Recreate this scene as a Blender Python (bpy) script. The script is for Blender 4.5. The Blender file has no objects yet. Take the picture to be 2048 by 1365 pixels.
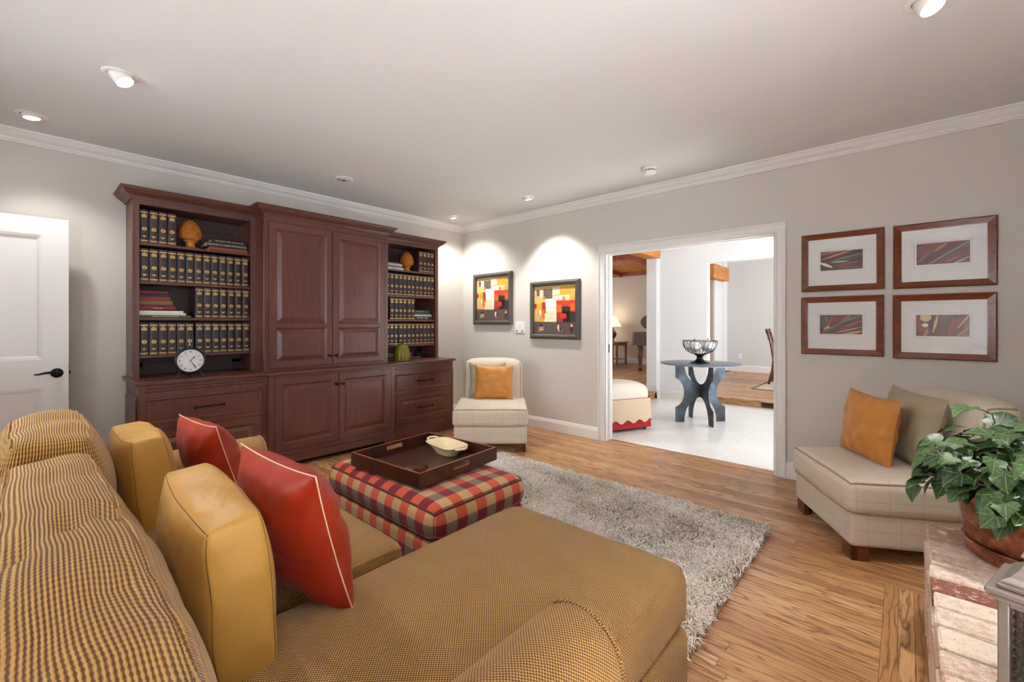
import bpy, math, random
import numpy as np
from mathutils import Vector, Matrix, noise as mnoise
random.seed(7)
PI = math.pi
S = bpy.context.scene
COL = S.collection

def lin(r, g, b, k=1.0):
    f = lambda c: (c/12.92 if c <= .04045 else ((c+.055)/1.055)**2.4)
    return (f(r/255)*k, f(g/255)*k, f(b/255)*k, 1)

# ------------------------------------------------------------------ camera
CAM = Vector((-4.122, -4.623, 1.25))
FWD = Vector((.7447, .6678, 0)).normalized()
RGT = Vector((.6678, -.7447, 0)).normalized()
FPX = 874.0
cd = bpy.data.cameras.new('camera'); cam = bpy.data.objects.new('camera', cd); COL.objects.link(cam)
cam.location = CAM
cam.rotation_euler = (PI/2, 0, -math.atan2(.7447, .6678))
cd.sensor_fit = 'HORIZONTAL'; cd.sensor_width = 36; cd.lens = FPX/2048*36
cd.shift_y = -34.5/2048; cd.clip_start = .02; cd.clip_end = 200
S.camera = cam
S.cycles.sample_clamp_indirect = 40
# ------------------------------------------------------------------ view, world, lights
S.view_settings.view_transform = 'Standard'; S.view_settings.look = 'None'
S.view_settings.exposure = 0.28; S.view_settings.gamma = 1.0; S.view_settings.use_curve_mapping = False
W = bpy.data.worlds.new('world'); S.world = W; W.use_nodes = True
W.node_tree.nodes['Background'].inputs[0].default_value = (.97, 1, 1.05, 1)
W.node_tree.nodes['Background'].inputs[1].default_value = 1.25

def area(name, loc, target, sx, sy, power, col=(1, 1, 1), spread=PI):
    l = bpy.data.lights.new(name, 'AREA'); l.shape = 'RECTANGLE'; l.size = sx; l.size_y = sy
    l.energy = power; l.color = col; l.spread = spread
    o = bpy.data.objects.new(name, l); COL.objects.link(o); o.location = loc
    o.rotation_euler = (Vector(target)-Vector(loc)).to_track_quat('-Z', 'Y').to_euler()
    return o
def spot(name, loc, target, power, ang=80, blend=.6, col=(1, .86, .7), rad=.04):
    l = bpy.data.lights.new(name, 'SPOT'); l.energy = power; l.spot_size = math.radians(ang); l.spot_blend = blend
    l.color = col; l.shadow_soft_size = rad
    o = bpy.data.objects.new(name, l); COL.objects.link(o); o.location = loc
    o.rotation_euler = (Vector(target)-Vector(loc)).to_track_quat('-Z', 'Y').to_euler()
    return o
H = 2.6
DAY = (.9, .95, 1.0)
WARM = (1, .975, .94)
area('window_daylight_back', (-7.3, -2.3, 1.35), (-3.6, -2.3, 1.75), 4.2, 3.2, 175, (.95, 1, 1.06))
area('added_fill_front', (-6.1, -8.6, .7), (-3.9, -5.9, 1.5), 3.2, 2.4, 360, (.93, 1, 1.07))  # fill lamp added outside, shining in through the made-up front window
spot('ceiling_bounce_spot_front', (-4.8, -8.75, 7.5), (-3.8, -5.25, 0), 245000, 14, .1, (.76, 1, 1.5), .03)  # added spot: a hidden floor patch bounces its light up to the ceiling
spot('ceiling_bounce_spot_hall', (1.1, -8.9, 6.4), (1.1, -4.6, 0), 44000, 15, .1, (.94, 1, 1.09), .03)  # added spot on unseen hall tiles, bounced through the doorway to the ceiling
area('hall_fill_overhead', (1.7, -2.6, 3.1), (1.7, -2.6, 0), 2.4, 2.6, 5, (1, 1, 1))  # overhead fill added for the hall; no skylight is built
area('hall_fill_side', (2.0, -5.3, 1.5), (1.6, -2, 1.2), 2.0, 1.8, 25, (.96, 1, 1.05))  # fill lamp added inside the unseen end of the hall
area('dining_fill', (5.2, -5.5, 1.7), (5.4, -2, 1.0), 2.4, 1.8, 136, (.95, 1, 1.06))  # fill lamp added for the dining room, whose end wall has no window
area('living_fill', (5.2, 3.6, 1.8), (5.4, 0, 1.0), 2.6, 1.8, 40, (.95, 1, 1.06))  # fill lamp added for the living room, no window behind it
LIGHTS = [  # x, y, aim dx, dy, lit
    (-4.094, -.425, .10, .0), (-3.777, -1.465, .45, -.40), (-.531, -.408, .26, .06),
    (-.536, -1.637, .36, .0), (-1.61, -4.696, -.3, -.35)]
SPOTW = [30, 76, 62, 70, 90]
SPOTA = [110, 90, 125, 90, 90]
for i, (x, y, ax, ay) in enumerate(LIGHTS):
    spot('recessed_light_beam', (x+ax*.06, y+ay*.06, H-.075), (x+ax*2, y+ay*2, H-2.0), SPOTW[i], SPOTA[i], .55 if SPOTA[i] < 100 else .8, WARM, .035)
# ------------------------------------------------------------------ materials
def mat(name):
    m = bpy.data.materials.new(name); m.use_nodes = True
    nt = m.node_tree; b = nt.nodes['Principled BSDF']
    return m, nt, b
def N(nt, t, **kw):
    n = nt.nodes.new(t)
    for k, v in kw.items():
        if k in n.inputs.keys() if isinstance(k, str) else False: n.inputs[k].default_value = v
        else: setattr(n, k, v)
    return n
def L(nt, a, b): nt.links.new(a, b)
def M(nt, op, a, b=None, c=None, clamp=False):
    n = nt.nodes.new('ShaderNodeMath'); n.operation = op; n.use_clamp = clamp
    for i, v in enumerate((a, b, c)):
        if v is None: continue
        if isinstance(v, (int, float)): n.inputs[i].default_value = v
        else: nt.links.new(v, n.inputs[i])
    return n.outputs[0]
def MIX(nt, f, a, b, blend='MIX'):
    n = nt.nodes.new('ShaderNodeMix'); n.data_type = 'RGBA'; n.blend_type = blend
    for s, v in ((n.inputs[0], f), (n.inputs[6], a), (n.inputs[7], b)):
        if isinstance(v, (int, float)): s.default_value = v
        elif isinstance(v, tuple): s.default_value = v
        else: nt.links.new(v, s)
    return n.outputs[2]
def BUMP(nt, b, h, strength=.3, dist=.002):
    n = nt.nodes.new('ShaderNodeBump'); n.inputs['Strength'].default_value = strength; n.inputs['Distance'].default_value = dist
    nt.links.new(h, n.inputs['Height']); nt.links.new(n.outputs[0], b.inputs['Normal']); return n
def COORD(nt, which='UV', scale=(1, 1, 1)):
    t = nt.nodes.new('ShaderNodeTexCoord'); mp = nt.nodes.new('ShaderNodeMapping')
    mp.inputs['Scale'].default_value = scale; nt.links.new(t.outputs[which], mp.inputs[0]); return mp.outputs[0]
def NOISE(nt, vec, scale, detail=3, rough=.5, dist=0):
    n = nt.nodes.new('ShaderNodeTexNoise'); n.inputs['Scale'].default_value = scale; n.inputs['Detail'].default_value = detail
    n.inputs['Roughness'].default_value = rough; n.inputs['Distortion'].default_value = dist
    if vec is not None: nt.links.new(vec, n.inputs['Vector'])
    return n.outputs[0]
def RAMP(nt, f, stops):
    n = nt.nodes.new('ShaderNodeValToRGB'); cr = n.color_ramp
    while len(cr.elements) < len(stops): cr.elements.new(.5)
    for e, (p, c) in zip(cr.elements, stops): e.position = p; e.color = c
    nt.links.new(f, n.inputs[0]); return n.outputs[0]
def setp(b, **kw):
    names = dict(rough='Roughness', metal='Metallic', spec='Specular IOR Level', sheen='Sheen Weight', trans='Transmission Weight', ior='IOR',
                 coat='Coat Weight', coatr='Coat Roughness', sheenr='Sheen Roughness', alpha='Alpha')
    for k, v in kw.items(): b.inputs[names[k]].default_value = v
def plain(name, col, rough=.5, metal=0, var=.06, scale=30, bump=0, **kw):
    m, nt, b = mat(name); setp(b, rough=rough, metal=metal, **kw)
    n = NOISE(nt, COORD(nt, 'Object'), scale)
    f = M(nt, 'MULTIPLY_ADD', n, 2*var, 1-var)
    c = MIX(nt, 1.0, col, f, 'MULTIPLY'); L(nt, c, b.inputs['Base Color'])
    if bump: BUMP(nt, b, n, bump, .001)
    return m
def emit(name, col, strength):
    m, nt, b = mat(name); b.inputs['Base Color'].default_value = col
    b.inputs['Emission Color'].default_value = col; b.inputs['Emission Strength'].default_value = strength; return m
def wood(name, dark, light, rough=.35, gs=(3, 60, 60), coat=0, var=.25, coord='UV', bump=.05):
    """streaky grain; the long axis of the grain is the first coordinate"""
    m, nt, b = mat(name); setp(b, rough=rough, coat=coat, coatr=.15)
    v = COORD(nt, coord, gs)
    n1 = NOISE(nt, v, 1.0, 5, .6, .3); n2 = NOISE(nt, COORD(nt, coord, (1.3, 9, 9)), 1.0, 3, .5, .6)
    f = M(nt, 'ADD', M(nt, 'MULTIPLY', n1, .65), M(nt, 'MULTIPLY', n2, .35))
    c = RAMP(nt, f, [(.32, dark), (.62, light)])
    oi = nt.nodes.new('ShaderNodeObjectInfo')
    c = MIX(nt, 1.0, c, M(nt, 'MULTIPLY_ADD', oi.outputs['Random'], var, 1-var/2), 'MULTIPLY')
    L(nt, c, b.inputs['Base Color']); BUMP(nt, b, n1, bump, .0006)
    return m

MAT = {}
MAT['wall'] = plain('wall_paint', lin(203, 197, 188), .75, var=.012, scale=60, bump=.04)
MAT['ceil'] = plain('ceiling_paint', lin(218, 216, 213), .8, var=.01, scale=60, bump=.03)
MAT['trim'] = plain('white_trim_paint', lin(226, 223, 218), .4, var=.01)
MAT['hallwall'] = plain('hall_wall_paint', lin(226, 226, 225), .75, var=.01, bump=.02)
MAT['hallgrey'] = plain('dining_wall_paint', lin(206, 204, 201), .75, var=.01, bump=.02)
MAT['livwall'] = plain('living_wall_paint', lin(205, 195, 178), .75, var=.01)
MAT['plate'] = plain('white_switch_plastic', lin(232, 230, 225), .35, var=.01)
MAT['black'] = plain('black_metal', lin(28, 26, 26), .4, .6)
MAT['bronze'] = plain('dark_bronze', lin(38, 32, 30), .38, .8)
MAT['chrome'] = plain('polished_nickel', lin(190, 190, 195), .18, 1)
MAT['darkgap'] = plain('dark_recess', lin(16, 12, 12), .8)

def cherry():
    m, nt, b = mat('cherry_wood'); setp(b, rough=.36, coat=.12, coatr=.25)
    n1 = NOISE(nt, COORD(nt, 'Object', (55, 55, 3.2)), 1.0, 5, .65, .2)
    n2 = NOISE(nt, COORD(nt, 'Object', (2.2, 2.2, 1.0)), 1.0, 3)
    f = M(nt, 'ADD', M(nt, 'MULTIPLY', n1, .6), M(nt, 'MULTIPLY', n2, .4))
    c = RAMP(nt, f, [(.3, lin(72, 40, 33)), (.7, lin(110, 64, 51))])
    L(nt, c, b.inputs['Base Color']); BUMP(nt, b, n1, .05, .0005); return m
MAT['cherry'] = cherry()
MAT['cherrydark'] = plain('dark_cabinet_interior', lin(58, 34, 34), .5, var=.15)

def oak():
    m, nt, b = mat('oak_floor'); setp(b, rough=.3, spec=.6)
    uv = COORD(nt, 'UV', (1, 1, 1))
    pores = NOISE(nt, COORD(nt, 'UV', (7, 420, 1)), 1.0, 3, .6)
    sep = nt.nodes.new('ShaderNodeSeparateXYZ'); L(nt, uv, sep.inputs[0])
    warp = NOISE(nt, COORD(nt, 'UV', (2.6, 17, 1)), 1.0, 2, .5)
    ring = M(nt, 'MULTIPLY_ADD', warp, 5.0, M(nt, 'MULTIPLY', sep.outputs[1], 30.0))
    ring = M(nt, 'MULTIPLY_ADD', sep.outputs[0], 1.1, ring)
    s = M(nt, 'ABSOLUTE', M(nt, 'SINE', M(nt, 'MULTIPLY', ring, 3.0)))
    late = M(nt, 'POWER', M(nt, 'SUBTRACT', 1.0, s, clamp=True), 2.2)
    a = nt.nodes.new('ShaderNodeAttribute'); a.attribute_name = 'tone'
    base = RAMP(nt, a.outputs['Fac'], [(0, lin(164, 116, 72)), (.45, lin(190, 142, 92)), (.8, lin(202, 156, 106)), (1, lin(212, 170, 122))])
    dk = M(nt, 'ADD', M(nt, 'MULTIPLY', late, .85), M(nt, 'MULTIPLY', RAMPF(nt, pores, .48, .66), .6), clamp=True)
    c = MIX(nt, dk, base, lin(112, 70, 40)); L(nt, c, b.inputs['Base Color'])
    L(nt, M(nt, 'MULTIPLY_ADD', dk, .14, .30), b.inputs['Roughness'])
    BUMP(nt, b, M(nt, 'SUBTRACT', 1.0, dk), .12, .0006); return m
def RAMPF(nt, f, a, b):
    n = nt.nodes.new('ShaderNodeMapRange'); n.inputs[1].default_value = a; n.inputs[2].default_value = b; nt.links.new(f, n.inputs[0]); n.clamp = True
    return n.outputs[0]
MAT['oak'] = oak()

def weave(name, dark, light, p=.0082, rows=0):
    m, nt, b = mat(name); setp(b, rough=.85, spec=.2, sheen=.15)
    sep = nt.nodes.new('ShaderNodeSeparateXYZ'); L(nt, COORD(nt, 'UV'), sep.inputs[0])
    k = 2*PI/p
    su = M(nt, 'SINE', M(nt, 'MULTIPLY', sep.outputs[0], k)); sv = M(nt, 'SINE', M(nt, 'MULTIPLY', sep.outputs[1], k*(.5 if rows else 1)))
    if rows: d = M(nt, 'MULTIPLY_ADD', su, .38, M(nt, 'MULTIPLY_ADD', sv, .14, .5))
    else: d = M(nt, 'MULTIPLY_ADD', M(nt, 'MULTIPLY', su, sv), .5, .5)
    n = NOISE(nt, COORD(nt, 'UV'), 260, 2); d2 = M(nt, 'ADD', d, M(nt, 'MULTIPLY_ADD', n, .3, -.15), clamp=True)
    f = RAMPF(nt, d2, .28, .72)
    big = NOISE(nt, COORD(nt, 'UV'), 7, 2)
    c = MIX(nt, f, dark, light); c = MIX(nt, 1.0, c, M(nt, 'MULTIPLY_ADD', big, .3, .85), 'MULTIPLY')
    L(nt, c, b.inputs['Base Color']); BUMP(nt, b, d2, .9, .0022); return m
MAT['weave'] = weave('sofa_basket_weave', lin(96, 60, 20), lin(190, 150, 86))
MAT['weaveback'] = weave('sofa_ribbed_weave', lin(104, 66, 20), lin(196, 154, 84), .0072, 1)

def silk(name, col, col2, sc=1.0):
    m, nt, b = mat(name); setp(b, rough=.45, sheen=.06, sheenr=.4, spec=.28)
    fine = NOISE(nt, COORD(nt, 'UV', (26, 900, 1)), 1.0, 2, .6)
    wr = NOISE(nt, COORD(nt, 'UV', (9, 12, 1)), sc, 2, .45, .4)
    c = MIX(nt, M(nt, 'MULTIPLY_ADD', fine, .22, .39), col, col2); L(nt, c, b.inputs['Base Color'])
    h = M(nt, 'ADD', M(nt, 'MULTIPLY', fine, .008), wr); BUMP(nt, b, h, .55, .022); return m
MAT['gold'] = silk('gold_silk', lin(172, 124, 48), lin(196, 152, 74))
MAT['red'] = silk('rust_red_silk', lin(140, 32, 14), lin(168, 50, 22))
MAT['orange'] = silk('copper_silk', lin(176, 112, 48), lin(202, 140, 66))
MAT['sage'] = silk('sage_silk', lin(150, 138, 112), lin(172, 160, 132))
MAT['pipewhite'] = plain('pale_piping', lin(226, 186, 150), .7)
MAT['pipegold'] = plain('gold_piping', lin(112, 78, 28), .7)

def linen():
    m, nt, b = mat('windowpane_linen'); setp(b, rough=.85, spec=.2, sheen=.1)
    sep = nt.nodes.new('ShaderNodeSeparateXYZ'); L(nt, COORD(nt, 'UV'), sep.inputs[0])
    def ln(o):
        fr = M(nt, 'FRACT', M(nt, 'MULTIPLY_ADD', o, 1/.15, .5)); return M(nt, 'LESS_THAN', M(nt, 'ABSOLUTE', M(nt, 'SUBTRACT', fr, .5)), .010)
    g = M(nt, 'MAXIMUM', ln(sep.outputs[0]), ln(sep.outputs[1]))
    n = NOISE(nt, COORD(nt, 'UV', (300, 60, 1)), 1.0, 3); n2 = NOISE(nt, COORD(nt, 'UV', (60, 300, 1)), 1.0, 3)
    w = M(nt, 'ADD', n, n2)
    c = MIX(nt, M(nt, 'MULTIPLY', w, .5), lin(188, 175, 155), lin(212, 202, 185)); c = MIX(nt, M(nt, 'MULTIPLY', g, .38), c, lin(138, 116, 88))
    L(nt, c, b.inputs['Base Color']); BUMP(nt, b, M(nt, 'SUBTRACT', w, M(nt, 'MULTIPLY', g, 1.5)), .25, .0012); return m
MAT['linen'] = linen()
MAT['linenpipe'] = plain('linen_piping', lin(160, 138, 108), .85)

def plaid():
    m, nt, b = mat('red_tan_plaid'); setp(b, rough=.8, spec=.2, sheen=.1)
    sep = nt.nodes.new('ShaderNodeSeparateXYZ'); L(nt, COORD(nt, 'UV'), sep.inputs[0])
    def band(o):
        f = M(nt, 'FRACT', M(nt, 'MULTIPLY', o, 1/.128)); return RAMPF(nt, M(nt, 'ABSOLUTE', M(nt, 'SUBTRACT', f, .5)), .235, .265)
    u, v = band(sep.outputs[0]), band(sep.outputs[1])
    c = MIX(nt, v, MIX(nt, u, lin(186, 150, 104), lin(192, 86, 58)), MIX(nt, u, lin(124, 104, 80), lin(118, 32, 40)))
    n = NOISE(nt, COORD(nt, 'UV', (500, 500, 1)), 1.0, 2)
    c = MIX(nt, 1.0, c, M(nt, 'MULTIPLY_ADD', n, .5, .75), 'MULTIPLY')
    L(nt, c, b.inputs['Base Color']); BUMP(nt, b, n, .3, .001); return m
MAT['plaid'] = plaid()
MAT['plaidpipe'] = plain('plaid_piping', lin(96, 40, 30), .8)
MAT['traywood'] = wood('dark_tray_leather', lin(34, 18, 12), lin(72, 38, 24), .32, (8, 14, 14), .15, .1, 'Object')
MAT['trayedge'] = plain('worn_tray_edge', lin(136, 78, 42), .4, var=.2)
MAT['ceramic'] = plain('cream_ceramic', lin(226, 208, 164), .12, var=.08, scale=8)
MAT['leg'] = wood('dark_furniture_leg', lin(58, 30, 18), lin(104, 58, 34), .35, (3, 40, 40), 0, .1, 'Object')

def attrcol(name, rough=.9, **kw):
    m, nt, b = mat(name); setp(b, rough=rough, **kw); a = nt.nodes.new('ShaderNodeAttribute'); a.attribute_name = 'tint'
    L(nt, a.outputs['Color'], b.inputs['Base Color']); return m
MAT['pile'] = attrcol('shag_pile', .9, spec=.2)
MAT['rugback'] = plain('rug_backing', lin(150, 132, 110), .9)
def brickm():
    m, nt, b = mat('whitewashed_brick'); setp(b, rough=.85, spec=.25)
    oi = nt.nodes.new('ShaderNodeObjectInfo')
    t = nt.nodes.new('ShaderNodeTexCoord'); ad = nt.nodes.new('ShaderNodeVectorMath'); ad.operation = 'ADD'
    L(nt, t.outputs['Object'], ad.inputs[0]); cmb = nt.nodes.new('ShaderNodeCombineXYZ')
    L(nt, M(nt, 'MULTIPLY', oi.outputs['Random'], 40), cmb.inputs[0]); L(nt, cmb.outputs[0], ad.inputs[1])
    n1 = NOISE(nt, ad.outputs[0], 46, 7, .75, .2); n2 = NOISE(nt, ad.outputs[0], 160, 3, .6)
    a = nt.nodes.new('ShaderNodeAttribute'); a.attribute_name = 'tone'
    red = MIX(nt, oi.outputs['Random'], lin(206, 172, 150), lin(192, 150, 130))
    f = RAMPF(nt, M(nt, 'ADD', n1, M(nt, 'MULTIPLY_ADD', a.outputs['Fac'], .4, -.16)), .38, .64)
    c = MIX(nt, f, red, lin(232, 218, 198)); c = MIX(nt, M(nt, 'MULTIPLY', RAMPF(nt, n2, .62, .7), .6), c, lin(120, 96, 84))
    dk = RAMPF(nt, a.outputs['Fac'], .12, .1); c = MIX(nt, M(nt, 'MULTIPLY', dk, .8), c, MIX(nt, RAMPF(nt, n1, .52, .6), lin(122, 66, 52), lin(206, 170, 146)))
    L(nt, c, b.inputs['Base Color']); BUMP(nt, b, M(nt, 'ADD', n1, n2), .5, .004); return m
MAT['brick'] = brickm()
MAT['mortar'] = plain('mortar', lin(186, 176, 156), .95, var=.15, bump=.4, scale=90)
MAT['stoneedge'] = plain('dark_brick_face', lin(120, 98, 88), .9, var=.3, bump=.4, scale=60)
def copper():
    m, nt, b = mat('aged_copper'); setp(b, metal=.92, rough=.24)
    n = NOISE(nt, COORD(nt, 'Object', (6, 6, 14)), 1.0, 5, .6, .5); n2 = NOISE(nt, COORD(nt, 'Object'), 26, 4, .6)
    c = RAMP(nt, n, [(.3, lin(104, 62, 44)), (.5, lin(158, 104, 78)), (.7, lin(196, 144, 112))])
    c = MIX(nt, M(nt, 'MULTIPLY', RAMPF(nt, n2, .52, .66), .6), c, lin(84, 50, 38)); L(nt, c, b.inputs['Base Color'])
    L(nt, M(nt, 'MULTIPLY_ADD', n2, .25, .18), b.inputs['Roughness']); return m
MAT['copper'] = copper()
def leafm():
    m, nt, b = mat('ivy_leaf'); setp(b, rough=.38, spec=.4)
    sep = nt.nodes.new('ShaderNodeSeparateXYZ'); L(nt, COORD(nt, 'UV'), sep.inputs[0])
    u, v = sep.outputs[0], sep.outputs[1]
    oi = nt.nodes.new('ShaderNodeObjectInfo')
    ang = M(nt, 'ARCTAN2', u, M(nt, 'ADD', v, .05)); rr = M(nt, 'POWER', M(nt, 'ADD', M(nt, 'MULTIPLY', u, u), M(nt, 'MULTIPLY', v, v)), .5)
    veins = M(nt, 'ABSOLUTE', M(nt, 'SINE', M(nt, 'MULTIPLY', ang, 3.6)))
    vein = RAMPF(nt, M(nt, 'MULTIPLY', veins, M(nt, 'ADD', rr, .15)), .075, .015)
    n = NOISE(nt, COORD(nt, 'UV'), 7, 4, .7)
    g = MIX(nt, oi.outputs['Random'], lin(24, 50, 26), lin(62, 94, 44))
    g = MIX(nt, M(nt, 'MULTIPLY', RAMPF(nt, n, .45, .7), .45), g, lin(120, 150, 92))
    c = MIX(nt, M(nt, 'MULTIPLY', vein, .65), g, lin(168, 188, 120)); L(nt, c, b.inputs['Base Color']); BUMP(nt, b, M(nt, 'SUBTRACT', 1.0, vein), .3, .003)
    return m
MAT['leaf'] = leafm()
MAT['stem'] = plain('ivy_stem', lin(120, 112, 70), .6)
MAT['soil'] = plain('potting_soil', lin(40, 30, 22), .95, var=.3, bump=.6)
MAT['pewter'] = plain('brushed_pewter', lin(148, 140, 130), .42, .7, var=.12, scale=50)
MAT['pewterdark'] = plain('dark_pewter', lin(72, 62, 54), .5, .6, var=.2)
def glass(name, col=(1, 1, 1, 1), rough=.0, ior=1.45):
    m, nt, b = mat(name); setp(b, trans=1, rough=rough, ior=ior); b.inputs['Base Color'].default_value = col; return m
MAT['glass'] = glass('clear_glass')
MAT['amberglass'] = glass('amber_glass', lin(236, 178, 96))
MAT['honeyglass'] = glass('yellow_green_glass', lin(214, 206, 70), .05)
def paneglass():
    m = bpy.data.materials.new('picture_glass'); m.use_nodes = True; nt = m.node_tree; nt.nodes.clear()
    o = nt.nodes.new('ShaderNodeOutputMaterial'); t = nt.nodes.new('ShaderNodeBsdfTransparent'); g = nt.nodes.new('ShaderNodeBsdfGlossy'); g.inputs['Roughness'].default_value = .02
    f = nt.nodes.new('ShaderNodeLayerWeight'); f.inputs[0].default_value = .5; mx = nt.nodes.new('ShaderNodeMixShader')
    L(nt, M(nt, 'MULTIPLY_ADD', M(nt, 'POWER', f.outputs['Facing'], 5.0), .9, .035), mx.inputs[0]); L(nt, t.outputs[0], mx.inputs[1]); L(nt, g.outputs[0], mx.inputs[2]); L(nt, mx.outputs[0], o.inputs[0]); return m
MAT['pane'] = paneglass()
MAT['steel'] = None
def steel():
    m, nt, b = mat('blued_steel'); setp(b, metal=.6, rough=.5)
    n = NOISE(nt, COORD(nt, 'Object'), 5, 4, .6, .6)
    c = RAMP(nt, n, [(.3, lin(52, 50, 50)), (.5, lin(70, 74, 80)), (.7, lin(92, 108, 124))]); L(nt, c, b.inputs['Base Color']); return m
MAT['steel'] = steel()
MAT['steeltop'] = plain('blued_steel_with_sheen', lin(118, 128, 140), .36, .55, var=.1, scale=8)  # tabletop copy of the blued steel, its reflected light put into the colour
MAT['grout'] = plain('pale_grout', lin(214, 212, 206), .9)
def mosaic():
    m, nt, b = mat('white_stone_tile'); setp(b, rough=.22, spec=.5)
    n = NOISE(nt, COORD(nt, 'Object'), 2.5, 5, .6, .8); L(nt, MIX(nt, n, lin(222, 220, 214), lin(240, 239, 235)), b.inputs['Base Color']); return m
MAT['tile'] = mosaic()
MAT['paper'] = plain('page_block', lin(214, 200, 172), .9, var=.1, scale=200)
MAT['bookcover'] = plain('plum_leatherette', lin(46, 28, 32), .42, var=.12)
MAT['gilt'] = plain('gilt_print', lin(226, 186, 110), .32, .35)
MAT['giltpale'] = plain('pale_print', lin(226, 214, 190), .6)
MAT['amberwood'] = wood('golden_pine', lin(170, 96, 36), lin(216, 142, 62), .5, (3, 30, 30), 0, .1, 'Object')
MAT['redwood'] = wood('red_beam_wood', lin(120, 58, 34), lin(176, 96, 60), .5, (3, 30, 30), 0, .15, 'Object')
MAT['piano'] = plain('dark_mahogany', lin(88, 48, 34), .38, coat=.05)
MAT['cone'] = plain('ochre_glaze', lin(178, 112, 36), .25, var=.25, scale=40)
def bookmat(nm, r, g, b_, rough=.5): return plain(nm, lin(r, g, b_), rough, var=.08)

# ------------------------------------------------------------------ mesh building
class MB:
    def __init__(s): s.v = []; s.f = []; s.uv = []; s.sm = []; s.mi = []
    def add(s, vs, fs, uv=None, sm=False, mi=0):
        o = len(s.v); s.v += [tuple(p) for p in vs]
        for i, f in enumerate(fs):
            s.f.append(tuple(o+j for j in f)); s.uv.append(uv[i] if uv else None); s.sm.append(sm); s.mi.append(mi)
        return s
    def box(s, x0, x1, y0, y1, z0, z1, c=0, mi=0):
        x0, x1 = min(x0, x1), max(x0, x1); y0, y1 = min(y0, y1), max(y0, y1); z0, z1 = min(z0, z1), max(z0, z1)
        c = min(c, .49*min(x1-x0, y1-y0, z1-z0))
        if c <= 0:
            v = [(x, y, z) for z in (z0, z1) for y in (y0, y1) for x in (x0, x1)]
            return s.add(v, [(0, 2, 3, 1), (4, 5, 7, 6), (0, 1, 5, 4), (2, 6, 7, 3), (0, 4, 6, 2), (1, 3, 7, 5)], mi=mi)
        V = []; idx = {}
        for a in (0, 1):
            for b in (0, 1):
                for d in (0, 1):
                    X, Y, Z = (x0, x1)[a], (y0, y1)[b], (z0, z1)[d]; sx, sy, sz = (1-2*a)*c, (1-2*b)*c, (1-2*d)*c
                    for k, p in enumerate(((X, Y+sy, Z+sz), (X+sx, Y, Z+sz), (X+sx, Y+sy, Z))): idx[(a, b, d, k)] = len(V); V.append(p)
        F = []
        F.append([idx[(0, b, d, 0)] for b, d in ((0, 0), (0, 1), (1, 1), (1, 0))]); F.append([idx[(1, b, d, 0)] for b, d in ((0, 0), (1, 0), (1, 1), (0, 1))])
        F.append([idx[(a, 0, d, 1)] for a, d in ((0, 0), (1, 0), (1, 1), (0, 1))]); F.append([idx[(a, 1, d, 1)] for a, d in ((0, 0), (0, 1), (1, 1), (1, 0))])
        F.append([idx[(a, b, 0, 2)] for a, b in ((0, 0), (0, 1), (1, 1), (1, 0))]); F.append([idx[(a, b, 1, 2)] for a, b in ((0, 0), (1, 0), (1, 1), (0, 1))])
        for b in (0, 1):
            for d in (0, 1): q = [idx[(0, b, d, 1)], idx[(1, b, d, 1)], idx[(1, b, d, 2)], idx[(0, b, d, 2)]]; F.append(q if b ^ d else q[::-1]) 
        for a in (0, 1):
            for d in (0, 1): q = [idx[(a, 0, d, 0)], idx[(a, 1, d, 0)], idx[(a, 1, d, 2)], idx[(a, 0, d, 2)]]; F.append(q[::-1] if a ^ d else q)
        for a in (0, 1):
            for b in (0, 1): q = [idx[(a, b, 0, 0)], idx[(a, b, 1, 0)], idx[(a, b, 1, 1)], idx[(a, b, 0, 1)]]; F.append(q if a ^ b else q[::-1])
        for a in (0, 1):
            for b in (0, 1):
                for d in (0, 1): q = [idx[(a, b, d, 0)], idx[(a, b, d, 1)], idx[(a, b, d, 2)]]; F.append(q if (a+b+d) % 2 == 0 else q[::-1])
        return s.add(V, F, mi=mi)
    def prism(s, poly, axis, a0, a1, sm=False, cap=True, mi=0):
        """poly: 2D points; axis 0 -> (y,z), 1 -> (x,z), 2 -> (x,y)"""
        def P(p, a): return {0: (a, p[0], p[1]), 1: (p[0], a, p[1]), 2: (p[0], p[1], a)}[axis]
        n = len(poly); v = [P(p, a0) for p in poly]+[P(p, a1) for p in poly]
        L_ = [0]
        for i in range(n): L_.append(L_[-1]+math.dist(poly[i], poly[(i+1) % n]))
        f = []; uv = []
        for i in range(n):
            j = (i+1) % n; f.append((i, j, n+j, n+i)); uv.append([(a0, L_[i]), (a0, L_[i+1]), (a1, L_[i+1]), (a1, L_[i])])
        s.add(v, f, uv, sm, mi)
        if cap: s.add(v, [tuple(range(n-1, -1, -1)), tuple(range(n, 2*n))], mi=mi)
        return s
    def lathe(s, prof, n=24, c=(0, 0, 0), sm=True, mi=0, arc=2*PI):
        v = []; f = []; uv = []; full = arc > 6.28
        m = n if full else n+1
        for (r, z) in prof:
            for i in range(m): a = arc*i/n; v.append((c[0]+r*math.cos(a), c[1]+r*math.sin(a), c[2]+z))
        ln = [0]
        for k in range(1, len(prof)): ln.append(ln[-1]+math.dist(prof[k], prof[k-1]))
        rm = max(p[0] for p in prof)
        for k in range(len(prof)-1):
            for i in range(n):
                j = (i+1) % m; f.append((k*m+i, k*m+j, (k+1)*m+j, (k+1)*m+i))
                a0, a1 = arc*i/n*rm, arc*(i+1)/n*rm; uv.append([(a0, ln[k]), (a1, ln[k]), (a1, ln[k+1]), (a0, ln[k+1])])
        return s.add(v, f, uv, sm, mi)
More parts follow.
